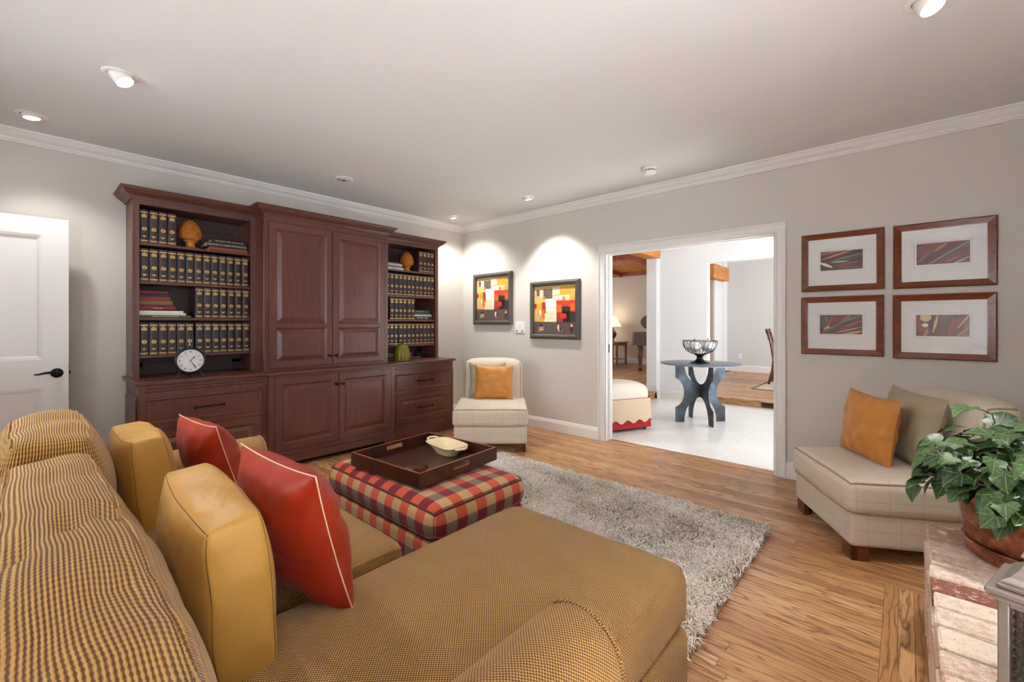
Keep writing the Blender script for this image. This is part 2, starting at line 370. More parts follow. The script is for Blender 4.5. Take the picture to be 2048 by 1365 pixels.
    def tube(s, pts, r, n=6, closed=False, mi=0, sm=True, caps=True):
        pts = [Vector(p) for p in pts]; N_ = len(pts); v = []; f = []
        up = None
        for i, p in enumerate(pts):
            a = pts[i-1] if (i > 0 or closed) else pts[i]; b = pts[(i+1) % N_] if (i < N_-1 or closed) else pts[i]
            t = (b-a).normalized() if (b-a).length > 1e-9 else Vector((0, 0, 1))
            if up is None: up = Vector((0, 0, 1)) if abs(t.z) < .9 else Vector((1, 0, 0))
            x = t.cross(up)
            if x.length < 1e-6: x = t.cross(Vector((1, .3, .2)))
            x.normalize(); up = x.cross(t).normalized()
            rr = r[i] if isinstance(r, (list, tuple)) else r
            for k in range(n): an = 2*PI*k/n; v.append(p+x*math.cos(an)*rr+up*math.sin(an)*rr)
        M_ = N_ if closed else N_-1
        for i in range(M_):
            j = (i+1) % N_
            for k in range(n): k2 = (k+1) % n; f.append((i*n+k, i*n+k2, j*n+k2, j*n+k))
        if caps and not closed: f.append(tuple(range(n-1, -1, -1))); f.append(tuple((N_-1)*n+k for k in range(n)))
        return s.add(v, f, None, sm, mi)
    def cyl(s, p0, p1, r, n=12, mi=0, sm=True): return s.tube([p0, p1], r, n, mi=mi, sm=sm)
    def molding(s, prof, path, closed=False, mi=0):
        """prof: (out, z) points; path: list of (x,y) with outward normal to the right of travel, mitred"""
        n = len(path); P = [Vector(p) for p in path]; v = []; m = len(prof)
        for i in range(n):
            d0 = (P[i]-P[i-1]).normalized() if (i > 0 or closed) else (P[1]-P[0]).normalized()
            d1 = (P[(i+1) % n]-P[i]).normalized() if (i < n-1 or closed) else d0
            n0 = Vector((d0.y, -d0.x)); n1 = Vector((d1.y, -d1.x)); b = (n0+n1); b = b/max(b.dot(n0), .2) if b.length > 1e-6 else n0
            for (o, z) in prof: v.append((P[i].x+b.x*o, P[i].y+b.y*o, z))
        f = []
        for i in range(n if closed else n-1):
            j = (i+1) % n
            for k in range(m-1): f.append((i*m+k, j*m+k, j*m+k+1, i*m+k+1))
        s.add(v, f, mi=mi)
        if not closed: s.add([v[k] for k in range(m)], [tuple(range(m))], mi=mi); s.add(v[-m:], [tuple(range(m-1, -1, -1))], mi=mi)
        return s
    def rings(s, rects, cap=True, axis=1, mi=0):
        """concentric rectangles (x0,x1,z0,z1,y) joined by quads; faces look to -y"""
        v = []
        for (x0, x1, z0, z1, y) in rects: v += [(x0, y, z0), (x1, y, z0), (x1, y, z1), (x0, y, z1)]
        f = []
        for k in range(len(rects)-1):
            for i in range(4): j = (i+1) % 4; f.append((k*4+i, k*4+j, k*4+4+j, k*4+4+i))
        if cap: b = (len(rects)-1)*4; f.append((b, b+1, b+2, b+3))
        return s.add(v, f, mi=mi)
    def mesh(s, name, mats, xf=None, recalc=False):
        me = bpy.data.meshes.new(name)
        vs = s.v
        if xf is not None: vs = [tuple(xf @ Vector(p)) for p in vs]
        me.from_pydata(vs, [], s.f)
        for m in (mats if isinstance(mats, (list, tuple)) else [mats]): me.materials.append(m)
        me.polygons.foreach_set('use_smooth', s.sm); me.polygons.foreach_set('material_index', s.mi)
        ul = me.uv_layers.new(name='UVMap'); data = [0.0]*(2*len(me.loops))
        for p, uv in zip(me.polygons, s.uv):
            if uv is None:
                nx, ny, nz = abs(p.normal.x), abs(p.normal.y), abs(p.normal.z)
                ax = (1, 2) if nx >= ny and nx >= nz else ((0, 2) if ny >= nz else (0, 1))
                for li in p.loop_indices: co = vs[me.loops[li].vertex_index]; data[2*li] = co[ax[0]]; data[2*li+1] = co[ax[1]]
            else:
                for li, q in zip(p.loop_indices, uv): data[2*li], data[2*li+1] = q
        ul.data.foreach_set('uv', data)
        if recalc:
            import bmesh
            bm = bmesh.new(); bm.from_mesh(me); bmesh.ops.recalc_face_normals(bm, faces=bm.faces); bm.to_mesh(me); bm.free()
        me.update(); return me

ROOTM = {}
def obj(name, mb, mats, parent=None, world=False, recalc=True, loc=None, rot=None):
    xf = None
    if world and parent is not None:
        r = parent
        while r.parent: r = r.parent
        xf = ROOTM.get(r.name, Matrix.Identity(4)).inverted()
    me = mb.mesh(name, mats, xf, recalc) if isinstance(mb, MB) else mb
    o = bpy.data.objects.new(name, me); COL.objects.link(o)
    if parent is not None: o.parent = parent
    if loc is not None: o.location = loc
    if rot is not None: o.rotation_euler = rot
    return o
def tag(o, label=None, cat=None, group=None, kind=None):
    if label: o['label'] = label
    if cat: o['category'] = cat
    if group: o['group'] = group
    if kind: o['kind'] = kind
    return o
def thing(name, label, cat, loc=(0, 0, 0), rz=0, group=None):
    o = bpy.data.objects.new(name, None); COL.objects.link(o); o.location = loc; o.rotation_euler = (0, 0, rz); o.empty_display_size = .1
    ROOTM[o.name] = Matrix.Translation(loc) @ Matrix.Rotation(rz, 4, 'Z')
    return tag(o, label, cat, group)
def struct(name, mb, mats, parent=None, recalc=True):
    o = obj(name, mb, mats, parent, recalc=recalc)
    if parent is None: o['kind'] = 'structure'
    return o
def copy_tree(o, parent=None):
    c = o.copy(); COL.objects.link(c)
    if parent is not None: c.parent = parent
    for ch in list(o.children): copy_tree(ch, c)
    return c
def textobj(body, size, parent, m, loc, rot, name='lettering', align='CENTER', extr=.0004, sx=1.0):
    c = bpy.data.curves.new(name, 'FONT'); c.body = body; c.size = size; c.align_x = align; c.align_y = 'CENTER'; c.extrude = extr; c.resolution_u = 2
    c.materials.append(m); tmp = bpy.data.objects.new(name, c); me = bpy.data.meshes.new_from_object(tmp); bpy.data.objects.remove(tmp); bpy.data.curves.remove(c)
    o = bpy.data.objects.new(name, me); COL.objects.link(o); o.parent = parent; o.location = loc; o.rotation_euler = rot; o.scale = (sx, 1, 1); return o

def axis_pts(h, r, n):
    k = [0, .12, .3, .6, 1.0]
    a = [-h+r*t for t in k]; b = [h-r*t for t in reversed(k)]
    mid = [(-h+r)+(2*(h-r))*i/n for i in range(1, n)]
    return a+mid+b
def cushion(hx, hy, hz, r, puff=(0, 0, 0), n=10, wr=0, wsc=6, seed=0, mb=None, c=(0, 0, 0), rotx=0, shape=None, uvo=(0, 0)):
    mb = mb or MB(); H_ = (hx, hy, hz); r = min(r, .98*min(H_)); A = [axis_pts(h, r, n) for h in H_]
    V = []; key = {}; F = []; UV = []
    def vert(p):
        k = tuple(round(q, 5) for q in p)
        if k in key: return key[k]
        key[k] = len(V); V.append(surf(p)); return key[k]
    def surf(p):
        q = []; d = []
        for i in range(3):
            cl = max(-(H_[i]-r), min(H_[i]-r, p[i])); q.append(cl); d.append(p[i]-cl)
        L_ = math.sqrt(sum(t*t for t in d))
        if L_ > 1e-9: q = [q[i]+d[i]/L_*r for i in range(3)]
        w = [max(0, 1-(q[i]/H_[i])**2) for i in range(3)]
        q2 = list(q)
        for i in range(3):
            if puff[i]:
                j, l = (i+1) % 3, (i+2) % 3; q2[i] += puff[i]*(q[i]/H_[i])*(w[j]*w[l])**.6
        if wr:
            nv = mnoise.noise_vector(Vector((q[0]*wsc+seed*7.1, q[1]*wsc, q[2]*wsc))); q2 = [q2[i]+nv[i]*wr for i in range(3)]
        if shape: q2 = shape(q2)
        if rotx:
            y, z = q2[1], q2[2]; q2[1] = y*math.cos(rotx)-z*math.sin(rotx); q2[2] = y*math.sin(rotx)+z*math.cos(rotx)
        return (q2[0]+c[0], q2[1]+c[1], q2[2]+c[2])
    mb.surf = surf
    for ax in range(3):
        i, j = [(1, 2), (0, 2), (0, 1)][ax]
        for sgn in (-1, 1):
            for a in range(len(A[i])-1):
                for b in range(len(A[j])-1):
                    q = []
                    for (aa, bb) in ((a, b), (a+1, b), (a+1, b+1), (a, b+1)):
                        p = [0, 0, 0]; p[ax] = sgn*H_[ax]; p[i] = A[i][aa]; p[j] = A[j][bb]; q.append((vert(p), (p[i]+uvo[0], p[j]+uvo[1])))
                    flip = (sgn < 0) ^ (ax == 1)
                    if flip: q = q[::-1]
                    F.append(tuple(t[0] for t in q)); UV.append([t[1] for t in q])
    return mb.add(V, F, UV, True)
def rect_loop(hx, hy, z, r, k=5):
    P = []
    for (sx, sy, a0) in ((1, 1, 0), (-1, 1, PI/2), (-1, -1, PI), (1, -1, 3*PI/2)):
        for i in range(k+1): a = a0+PI/2*i/k; P.append((sx*(hx-r)+r*math.cos(a), sy*(hy-r)+r*math.sin(a), z))
    return P

def rect_poly(hx, hy, n):
    P = []
    for (a, b) in (((-hx, -hy), (hx, -hy)), ((hx, -hy), (hx, hy)), ((hx, hy), (-hx, hy)), ((-hx, hy), (-hx, -hy))):
        P += [(a[0]+(b[0]-a[0])*i/n, a[1]+(b[1]-a[1])*i/n) for i in range(n)]
    return P
# ------------------------------------------------------------------ room shell
XB, YF, TH = -4.85, -5.9, .13
DY0, DY1, DZ = -2.255, -3.835, 2.0       # doorway in the right wall
m = MB(); m.box(XB-.2, TH, YF-.2, .2, -.08, -.022); floor = struct('floor', m, MAT['mortar']); floor.data.materials[0] = MAT['leg']
m = MB(); m.box(XB-.15, 0, 0, .15, 0, H); struct('wall_left', m, MAT['wall'])
m = MB()
m.box(0, TH, DY0, .15, 0, H); m.box(0, TH, YF, DY1, 0, H); m.box(0, TH, DY1, DY0, DZ, H)
struct('wall_right', m, MAT['wall'])
# back wall with a window behind the sofa and a narrow window near the fireplace
W1 = (-3.25, -1.25, .9, 2.25); W3 = (-5.56, -5.33, .9, 2.42)
m = MB()
def wall_x(m, x0, x1, y0, y1, z0, z1, holes):
    ys = sorted(set([y0, y1]+[h[0] for h in holes]+[h[1] for h in holes]))
    for a, b in zip(ys, ys[1:]):
        h = [q for q in holes if q[0] <= a and q[1] >= b]
        if not h: m.box(x0, x1, a, b, z0, z1)
        else: m.box(x0, x1, a, b, z0, h[0][2]); m.box(x0, x1, a, b, h[0][3], z1)
wall_x(m, XB-.15, XB, YF, 0, 0, H, [W3, W1]); struct('wall_back', m, MAT['wall'])
W2 = (-4.7, -3.32, .8, 2.3)
m = MB(); m.box(XB, W2[0], YF-.15, YF, 0, H); m.box(W2[1], 0, YF-.15, YF, 0, H); m.box(W2[0], W2[1], YF-.15, YF, 0, W2[2]); m.box(W2[0], W2[1], YF-.15, YF, W2[3], H)
struct('wall_front', m, MAT['wall'])
m = MB(); m.box(XB-.15, TH, YF-.15, .15, H, H+.1); struct('ceiling', m, MAT['ceil'])
def window(name, ax, a0, a1, z0, z1, face, blinds=False):
    fr = MB(); t = .05
    def bx(m, u0, u1, d0, d1, zz0, zz1, c=.004):
        if ax == 1: m.box(d0, d1, u0, u1, zz0, zz1, c)
        else: m.box(u0, u1, d0, d1, zz0, zz1, c)
    e = -.09
    for (u0, u1, zz0, zz1) in ((a0, a0+t, z0, z1), (a1-t, a1, z0, z1), (a0, a1, z0, z0+t), (a0, a1, z1-t, z1)): bx(fr, u0, u1, face+e-.04, face+e, zz0, zz1)
    w = struct(name, fr, MAT['trim'])
    cs = MB()
    for (u0, u1, zz0, zz1) in ((a0-.08, a0, z0-.08, z1+.08), (a1, a1+.08, z0-.08, z1+.08), (a0, a1, z1, z1+.08), (a0-.1, a1+.1, z0-.08, z0)): bx(cs, u0, u1, face, face+.02, zz0, zz1)
    obj('casing', cs, MAT['trim'], w)
    g = MB(); bx(g, a0+t, a1-t, face+e-.022, face+e-.018, z0+t, z1-t, 0); obj('pane', g, MAT['pane'], w)
    if blinds:
        zz = z0+.08
        sl = MB(); bx(sl, a0+t, a1-t, face-.06, face-.012, 0, .003, 0); me = sl.mesh('slat', MAT['trim'])
        while zz < z1-.06:
            o = bpy.data.objects.new('slat', me); COL.objects.link(o); o.parent = w; o.location = (0, 0, zz); zz += .05
    return w
window('window_1', 1, W1[0], W1[1], W1[2], W1[3], XB)
window('added_window_2', 0, W2[0], W2[1], W2[2], W2[3], YF)  # unseen window, added as an opening for the fill lamp and bounce spot
window('window_3', 1, W3[0], W3[1], W3[2], W3[3], XB, True)

# crown moulding and baseboards
CR = [(0, 2.52), (.012, 2.52), (.014, 2.53), (.022, 2.533), (.024, 2.545), (.03, 2.548), (.05, 2.562), (.064, 2.578), (.07, 2.586), (.08, 2.587), (.082, 2.6)]
m = MB(); m.molding(CR, [(XB, YF), (XB, 0), (0, 0), (0, YF)], closed=True); struct('trim_1', m, MAT['trim'])
BB = [(.016, 0), (.016, .098), (.013, .102), (.013, .108), (.01, .112), (.009, .12), (.004, .13), (0, .132)]
m = MB(); m.molding(BB, [(XB, 0), (-3.61, 0)]); struct('baseboard_left', m, MAT['trim'])
m = MB(); m.molding(BB, [(-.66, 0), (0, 0), (0, DY0+.075)]); struct('baseboard_right', m, MAT['trim'])
m = MB(); m.molding(BB, [(0, DY1-.075), (0, YF)]); struct('baseboard_right.001', m, MAT['trim'])
# doorway casing, jamb with the pocket-door slot
CAS = [(0, .0), (.008, .0), (.014, .004), (.016, .012), (.012, .018), (.012, .052), (.016, .056), (.016, .06), (.022, .064), (.022, .075), (0, .075)]
m = MB()
def casing(m, y_in, y_out, z0, z1): pass
for side, y in ((1, DY0), (-1, DY1)):
    prof = [(-o, y+side*(t)) for o, t in CAS]
    m.prism(prof if side > 0 else prof[::-1], 2, 0, DZ+.004)
m.prism([(-o, DZ+t) for o, t in CAS], 1, DY1-.075, DY0+.075)
tr = struct('trim_2', m, MAT['trim'])
m = MB()
for y, s in ((DY0, -1), (DY1, 1)):
    m.box(.0, .04, y, y+s*.012, 0, DZ, .002); m.box(.085, TH+.01, y, y+s*.012, 0, DZ, .002); m.box(.04, .085, y+.002*s, y+.003*s, 0, DZ)
m.box(0, .04, DY1, DY0, DZ-.012, DZ, .002); m.box(.085, TH+.01, DY1, DY0, DZ-.012, DZ, .002)
obj('jamb', m, MAT['trim'], tr)
m = MB(); m.box(.055, .07, DY0-.014, DY0-.004, 0, DZ, .002); obj('pocket_door_edge', m, MAT['trim'], tr)
m = MB(); m.box(.054, .071, DY0-.017, DY0-.013, .94, 1.03, .001); obj('pocket_door_latch', m, MAT['pewterdark'], tr)

# ------------------------------------------------------------------ oak floor boards
rnd = random.Random(11)
PW = .0572
planks = []      # (x0,x1,y0,y1,axis)
x = -4.85; BX0, BX1, BY = -3.35, -1.40, -4.556; BXE = BX1
while x < .12:
    x1 = min(x+PW, .128); y = YF; yend = 0.0
    lim = []
    if x >= .0-.001: segs = [(DY1+.001, DY0-.001)]
    elif x < 0 and x1 > 0: segs = [(YF, 0)]; x1 = min(x1, 0)
    else: segs = [(YF, 0)]
    if x1 > BX0 and x < BX1: segs = [(BY, 0)] + ([(-4.92, -5.9)] if False else [])
    if x1 > BX0 and x < BX1: BXE = max(BXE, x1)
    for (a, b) in segs:
        y = a
        off = rnd.uniform(.1, 1.2); first = True
        while y < b-.001:
            ln = off if first else rnd.uniform(.55, 1.55); first = False
            e = b if b-(y+ln) < .25 else y+ln
            planks.append((x, x1, y, e, 1)); y = e
    x = x1 if x1 > 0 and x < 0 else x+PW
for k in range(3):   # border strips along the hearth
    y0 = BY-.05*(k+1); planks.append((BX0, BXE, y0, y0+.05, 0))
def pxsize(p):
    cx, cy = (p[0]+p[1])/2, max(p[2], min(p[3], (p[2]+p[3])/2)); d = Vector((cx, cy, 0))-CAM; f = d.dot(FWD)
    if f < .3: return 0
    u = 1024+FPX*d.dot(RGT)/f; v = 648+FPX*1.25/f
    if not (-150 < u < 2200 and v < 1500): return 0
    if cx < -3.1 or (cx < -2.3 and cy < -2.2 and cy > -3.1): return 0
    if cy > -.6 and cx > -3.6 and cx < -.7: return 0
    return 1/f
def plank_geo(mb, p, tones):
    x0, x1, y0, y1, ax = p; g = .0003; c = .0011; r = rnd.random(); o = rnd.uniform(0, 50); o2 = rnd.randrange(60)*.31+rnd.uniform(0, .2)
    x0 += g; x1 -= g; y0 += g; y1 -= g
    v = []
    for (d, z) in ((0, -.02), (0, -c), (c, 0)): v += [(x0+d, y0+d, z), (x1-d, y0+d, z), (x1-d, y1-d, z), (x0+d, y1-d, z)]
    f = []
    for k in range(2):
        for i in range(4): j = (i+1) % 4; f.append((k*4+i, k*4+j, k*4+4+j, k*4+4+i))
    f.append((8, 9, 10, 11))
    U = (lambda q: (q[1]-y0+o, q[0]-x0+o2)) if ax == 1 else (lambda q: (q[0]-x0+o, q[1]-y0+o2))
    mb.add(v, f, [[U(v[i]) for i in ff] for ff in f]); tones += [r]*12
def set_attr(me, name, vals, typ='FLOAT'):
    a = me.attributes.new(name, typ, 'POINT')
    if typ == 'FLOAT': a.data.foreach_set('value', vals)
    else: a.data.foreach_set('color', vals)
planks.sort(key=lambda p: -pxsize(p))
for p in planks[:296]:
    mb = MB(); t = []; plank_geo(mb, p, t); me = mb.mesh('plank', MAT['oak']); set_attr(me, 'tone', t)
    o = bpy.data.objects.new('plank', me); COL.objects.link(o); o.parent = floor
mb = MB(); t = []
for p in planks[296:]: plank_geo(mb, p, t)
me = mb.mesh('planks_far', MAT['oak']); set_attr(me, 'tone', t)
o = bpy.data.objects.new('planks_far', me); COL.objects.link(o); o.parent = floor; o['kind'] = 'stuff'

# ------------------------------------------------------------------ white door standing open against the left wall
def raised(mb, x0, x1, z0, z1, y, mold=.012, dip=.009, bev=.05, fld=.003):
    """sunk moulding then a bevelled raised field, facing -y from plane y"""
    i1, i2, i3 = mold*.55, mold, mold+bev
    R = [(x0, x1, z0, z1, y), (x0+i1, x1-i1, z0+i1, z1-i1, y+dip*.35), (x0+i2, x1-i2, z0+i2, z1-i2, y+dip), (x0+i2+.004, x1-i2-.004, z0+i2+.004, z1-i2-.004, y+dip)]
    if bev: R += [(x0+i3, x1-i3, z0+i3, z1-i3, y+fld)]
    mb.rings(R)
def panel_door(mb, x0, x1, z0, z1, y, th, panels, **kw):
    """slab with front plane y (towards -y); panels: list of (x0,x1,z0,z1)"""
    xs = sorted(set([x0, x1]+[p[0] for p in panels]+[p[1] for p in panels])); zs = sorted(set([z0, z1]+[p[2] for p in panels]+[p[3] for p in panels]))
    for a, b in zip(xs, xs[1:]):
        for c, d in zip(zs, zs[1:]):
            if any(p[0] <= a+1e-6 and p[1] >= b-1e-6 and p[2] <= c+1e-6 and p[3] >= d-1e-6 for p in panels): continue
            mb.add([(a, y, c), (b, y, c), (b, y, d), (a, y, d)], [(0, 1, 2, 3)])
    v = [(x0, y, z0), (x1, y, z0), (x1, y, z1), (x0, y, z1), (x0, y+th, z0), (x1, y+th, z0), (x1, y+th, z1), (x0, y+th, z1)]
    mb.add(v, [(0, 4, 5, 1), (1, 5, 6, 2), (2, 6, 7, 3), (3, 7, 4, 0), (7, 6, 5, 4)])
    for p in panels: raised(mb, *p, y, **kw)
m = MB(); panel_door(m, -.80, 0, .01, 1.985, 0, .035, [(-.68, -.125, 1.0, 1.865), (-.68, -.125, .2, .805)], mold=.03, dip=.012, bev=.004, fld=.012)
# second sunk step of the door panels
door = obj('door_1', m, MAT['trim'], recalc=False); door.location = (-3.913, -.20, 0); door.rotation_euler = (0, 0, math.radians(-3)); door['kind'] = 'structure'
m = MB(); hz = .905
m.lathe([(0, 0), (.032, 0), (.033, .004), (.028, .009), (.018, .012), (.014, .02), (0.0, .02)], 20)
m.v = [(p[0]-.058, -p[2], p[1]+hz) for p in m.v]
pts = [(-.058, -.015, hz), (-.058, -.045, hz), (-.066, -.055, hz+.002), (-.09, -.058, hz+.009), (-.115, -.058, hz+.007), (-.14, -.058, hz+.0), (-.165, -.058, hz-.001)]
m.tube(pts, [.010, .011, .011, .009, .0075, .006, .004], 8); obj('lever_handle', m, MAT['bronze'], door)
m = MB(); m.box(-.0005, .002, .008, .027, hz-.06, hz+.06, .0005); m.box(0, .01, .012, .022, hz-.012, hz+.012, .002); obj('latch_plate', m, MAT['bronze'], door)

# ------------------------------------------------------------------ cherry wall unit
XL, XR, XC = -3.582, -.694, -2.138
CW = .607
YS, YC, YU, YUC = -.595, -.645, -.315, -.515
CH = MAT['cherry']
def shaped_plinth(m, x0, x1, y, left_ret, right_ret, feet=True):
    t = .018
    if feet:
        poly = [(x0-left_ret, 0), (x0+.11, 0), (x0+.135, .045), (x1-.135, .045), (x1-.11, 0), (x1+right_ret, 0), (x1+right_ret, .105), (x0-left_ret, .105)]
    else: poly = [(x0-left_ret, 0), (x1+right_ret, 0), (x1+right_ret, .105), (x0-left_ret, .105)]
    m.prism(poly, 1, y-t, y)
    m.box(x0-left_ret, x1+right_ret, y-t*.8, y, .105, .112, .003); m.box(x0-left_ret*.6, x1+right_ret*.6, y-t*.45, y, .112, .122, .003)
def drawer(parent, x0, x1, z0, z1, y, flat, name='drawer'):
    m = MB()
    if flat:
        R = [(x0, x1, z0, z1, y+.006), (x0, x1, z0, z1, y-.004), (x0+.008, x1-.008, z0+.008, z1-.008, y-.006), (x0+.018, x1-.018, z0+.018, z1-.018, y+.004), (x0+.022, x1-.022, z0+.022, z1-.022, y+.006), (x0+.024, x1-.024, z0+.024, z1-.024, y+.006)]
        m.rings(R)
    else: panel_door(m, x0, x1, z0, z1, y-.003, .012, [(x0+.055, x1-.055, z0+.055, z1-.055)], mold=.016, dip=.011, bev=.035, fld=.0)
    d = obj(name, m, CH, parent, True, recalc=False)
    xm, zm = (x0+x1)/2, (z0+z1)/2; w = .095
    h = MB(); h.cyl((xm-w, y-.03, zm), (xm+w, y-.03, zm), .0055, 8)
    for s in (-1, 1): h.cyl((xm+s*w*.93, y-.03, zm), (xm+s*w*.93, y+.006, zm), .006, 8); h.lathe([(.0, .012), (.008, .01), (.009, 0), (.008, -.01), (0, -.012)], 8, (xm+s*w, y-.03, zm))
    obj('bar_handle', h, MAT['bronze'], d, True)
    return d
def frame_front(m, x0, x1, z0, z1, y, holes, th=.022):
    xs = sorted(set([x0, x1]+[h[0] for h in holes]+[h[1] for h in holes])); zs = sorted(set([z0, z1]+[h[2] for h in holes]+[h[3] for h in holes]))
    ins = lambda a, b, c, d: any(h[0] <= a+1e-6 and h[1] >= b-1e-6 and h[2] <= c+1e-6 and h[3] >= d-1e-6 for h in holes)
    for a, b in zip(xs, xs[1:]):
        for c, d in zip(zs, zs[1:]):
            if not ins(a, b, c, d): m.box(a, b, y, y+th, c, d)
def gap(m, x0, x1, z0, z1, y): m.box(x0-.004, x1+.004, y+.0015, y+.0025, z0-.004, z1+.004)
def base_unit(side):
    x0, x1 = (XL, XC-CW) if side < 0 else (XC+CW, XR)
    lab = ('cherry base cabinet with two drawers under the left bookcase, below the clock' if side < 0
           else 'cherry base cabinet with two drawers under the right bookcase, near the pale corner chair')
    t = thing('base_cabinet', lab, 'cabinet', ((x0+x1)/2, -.30, 0), 0, 'cherry base cabinets of the wall unit')
    m = MB(); m.box(x0, x0+.02, YS+.02, -.002, .1, .805); m.box(x1-.02, x1, YS+.02, -.002, .1, .805); m.box(x0, x1, -.012, -.002, .1, .805); m.box(x0, x1, YS+.02, -.01, .1, .12)
    obj('case', m, CH, t, True)
    a, b = x0+.036, x1-.036
    if side > 0: a, b = x0+.04, x1-.032
    pz = (.755, .782); d1 = (.52, .71); d2 = (.16, .482)
    m = MB(); frame_front(m, x0, x1, .1, .806, YS, [(a, b, *pz), (a, b, *d1), (a, b, *d2)])
    e = XL if side < 0 else XR
    s = -1 if side < 0 else 1
    # raised side panel and chamfer strip on the free side
    m.box(e, e+s*.008, YS+.06, -.06, .64, .72); m.box(e, e+s*.008, YS+.06, -.002, .13, .16)
    m.box(e, e+s*.012, YS+.075, -.05, .18, .70, .01); m.box(e, e+s*.006, YS-.001, YS+.016, .17, .71, .005)
    obj('face_frame', m, CH, t, True)
    m = MB(); gap(m, a, b, *pz, YS+.012); gap(m, a, b, *d1, YS+.012); gap(m, a, b, *d2, YS+.012); obj('recess', m, MAT['darkgap'], t, True)
    m = MB(); m.box(a+.003, b-.003, YS-.001, YS+.01, pz[0]+.003, pz[1]-.003, .001); ps = obj('pull_out_shelf', m, CH, t, True)
    m = MB(); xm = (a+b)/2; m.box(xm-.018, xm+.018, YS-.012, YS, .767, .771, .001); obj('pull_tab', m, MAT['chrome'], ps, True)
    drawer(t, a+.002, b-.002, d1[0]+.002, d1[1]-.002, YS, True); drawer(t, a+.003, b-.003, d2[0]+.003, d2[1]-.003, YS+.003, False)
    m = MB(); shaped_plinth(m, x0, x1, YS, .018 if side < 0 else 0, .018 if side > 0 else 0, False)
    m.box(e, e+s*.018, YS, -.002, 0, .105); m.box(e, e+s*.01, YS, -.002, .105, .122)
    obj('plinth', m, CH, t, True)
base_unit(-1); base_unit(1)
t = thing('base_cabinet', 'wide cherry base cabinet with a pair of doors, middle of the wall unit', 'cabinet', (XC, -.32, 0), 0, 'cherry base cabinets of the wall unit')
x0, x1 = XC-CW, XC+CW
m = MB(); m.box(x0, x0+.02, YC+.02, -.002, .1, .805); m.box(x1-.02, x1, YC+.02, -.002, .1, .805); m.box(x0, x1, -.012, -.002, .1, .805); m.box(x0, x1, YC+.02, -.01, .1, .12); obj('case', m, CH, t, True)
dz = (.150, .786); xa, xb = XC-.568, XC+.568
m = MB(); frame_front(m, x0, x1, .1, .806, YC, [(xa, xb, *dz)]); m.box(x0-.005, x0+.012, YC-.001, YC+.012, .17, .70, .004); m.box(x1-.012, x1+.005, YC-.001, YC+.012, .17, .70, .004); obj('face_frame', m, CH, t, True)
m = MB(); gap(m, xa, xb, *dz, YC+.012); obj('recess', m, MAT['darkgap'], t, True)
def knob(parent, x, y, z):
    k = MB(); k.lathe([(.010, 0), (.010, .003), (.005, .006), (.005, .016), (.012, .02), (.015, .027), (.012, .033), (0, .035)], 12)
    k.v = [(p[0]+x, y-p[2], p[1]+z) for p in k.v]; obj('knob', k, MAT['bronze'], parent, True)
for s in (-1, 1):
    a, b = (xa+.003, XC-.003) if s < 0 else (XC+.003, xb-.003)
    m = MB(); panel_door(m, a, b, dz[0]+.003, dz[1]-.003, YC-.001, .02, [(a+.056, b-.056, dz[0]+.06, dz[1]-.06)], mold=.016, dip=.012, bev=.04, fld=-.001)
    d = obj('cabinet_door', m, CH, t, True, recalc=False); knob(d, XC+s*.03, YC-.001, .684)
m = MB(); shaped_plinth(m, x0, x1, YC, .012, .012); m.box(x0+.1, x1-.1, YC+.08, YC+.1, 0, .1); obj('plinth', m, CH, t, True)
m = MB(); m.box(x0+.13, x1-.13, YC+.06, YC+.075, .0, .1); obj('toe_kick', m, MAT['darkgap'], t, True)
# continuous counter
m = MB(); e = .025
poly = [(XL-e, -.002), (XL-e, YS-e), (x0-e, YS-e), (x0-e, YC-e), (x1+e, YC-e), (x1+e, YS-e), (XR+e, YS-e), (XR+e, -.002)]
def offs(d): return [(XL-e-d, -.002), (XL-e-d, YS-e-d), (x0-e-d, YS-e-d), (x0-e-d, YC-e-d), (x1+e+d, YC-e-d), (x1+e+d, YS-e-d), (XR+e+d, YS-e-d), (XR+e+d, -.002)]
lv = [(-.008, .806), (-.003, .810), (-.001, .813), (-.001, .82), (0, .827), (-.003, .833), (-.007, .835)]
V = []; F = []
for d, z in lv: V += [(p[0], p[1], z) for p in offs(d)]
for k in range(len(lv)-1):
    for i in range(8): j = (i+1) % 8; F.append((k*8+i, k*8+j, k*8+8+j, k*8+8+i))
F.append(tuple(range(7, -1, -1))); F.append(tuple((len(lv)-1)*8+i for i in range(8)))
m.add(V, F); ct = obj('countertop', m, CH); tag(ct, 'long stepped cherry countertop running the whole width of the wall unit', 'countertop')

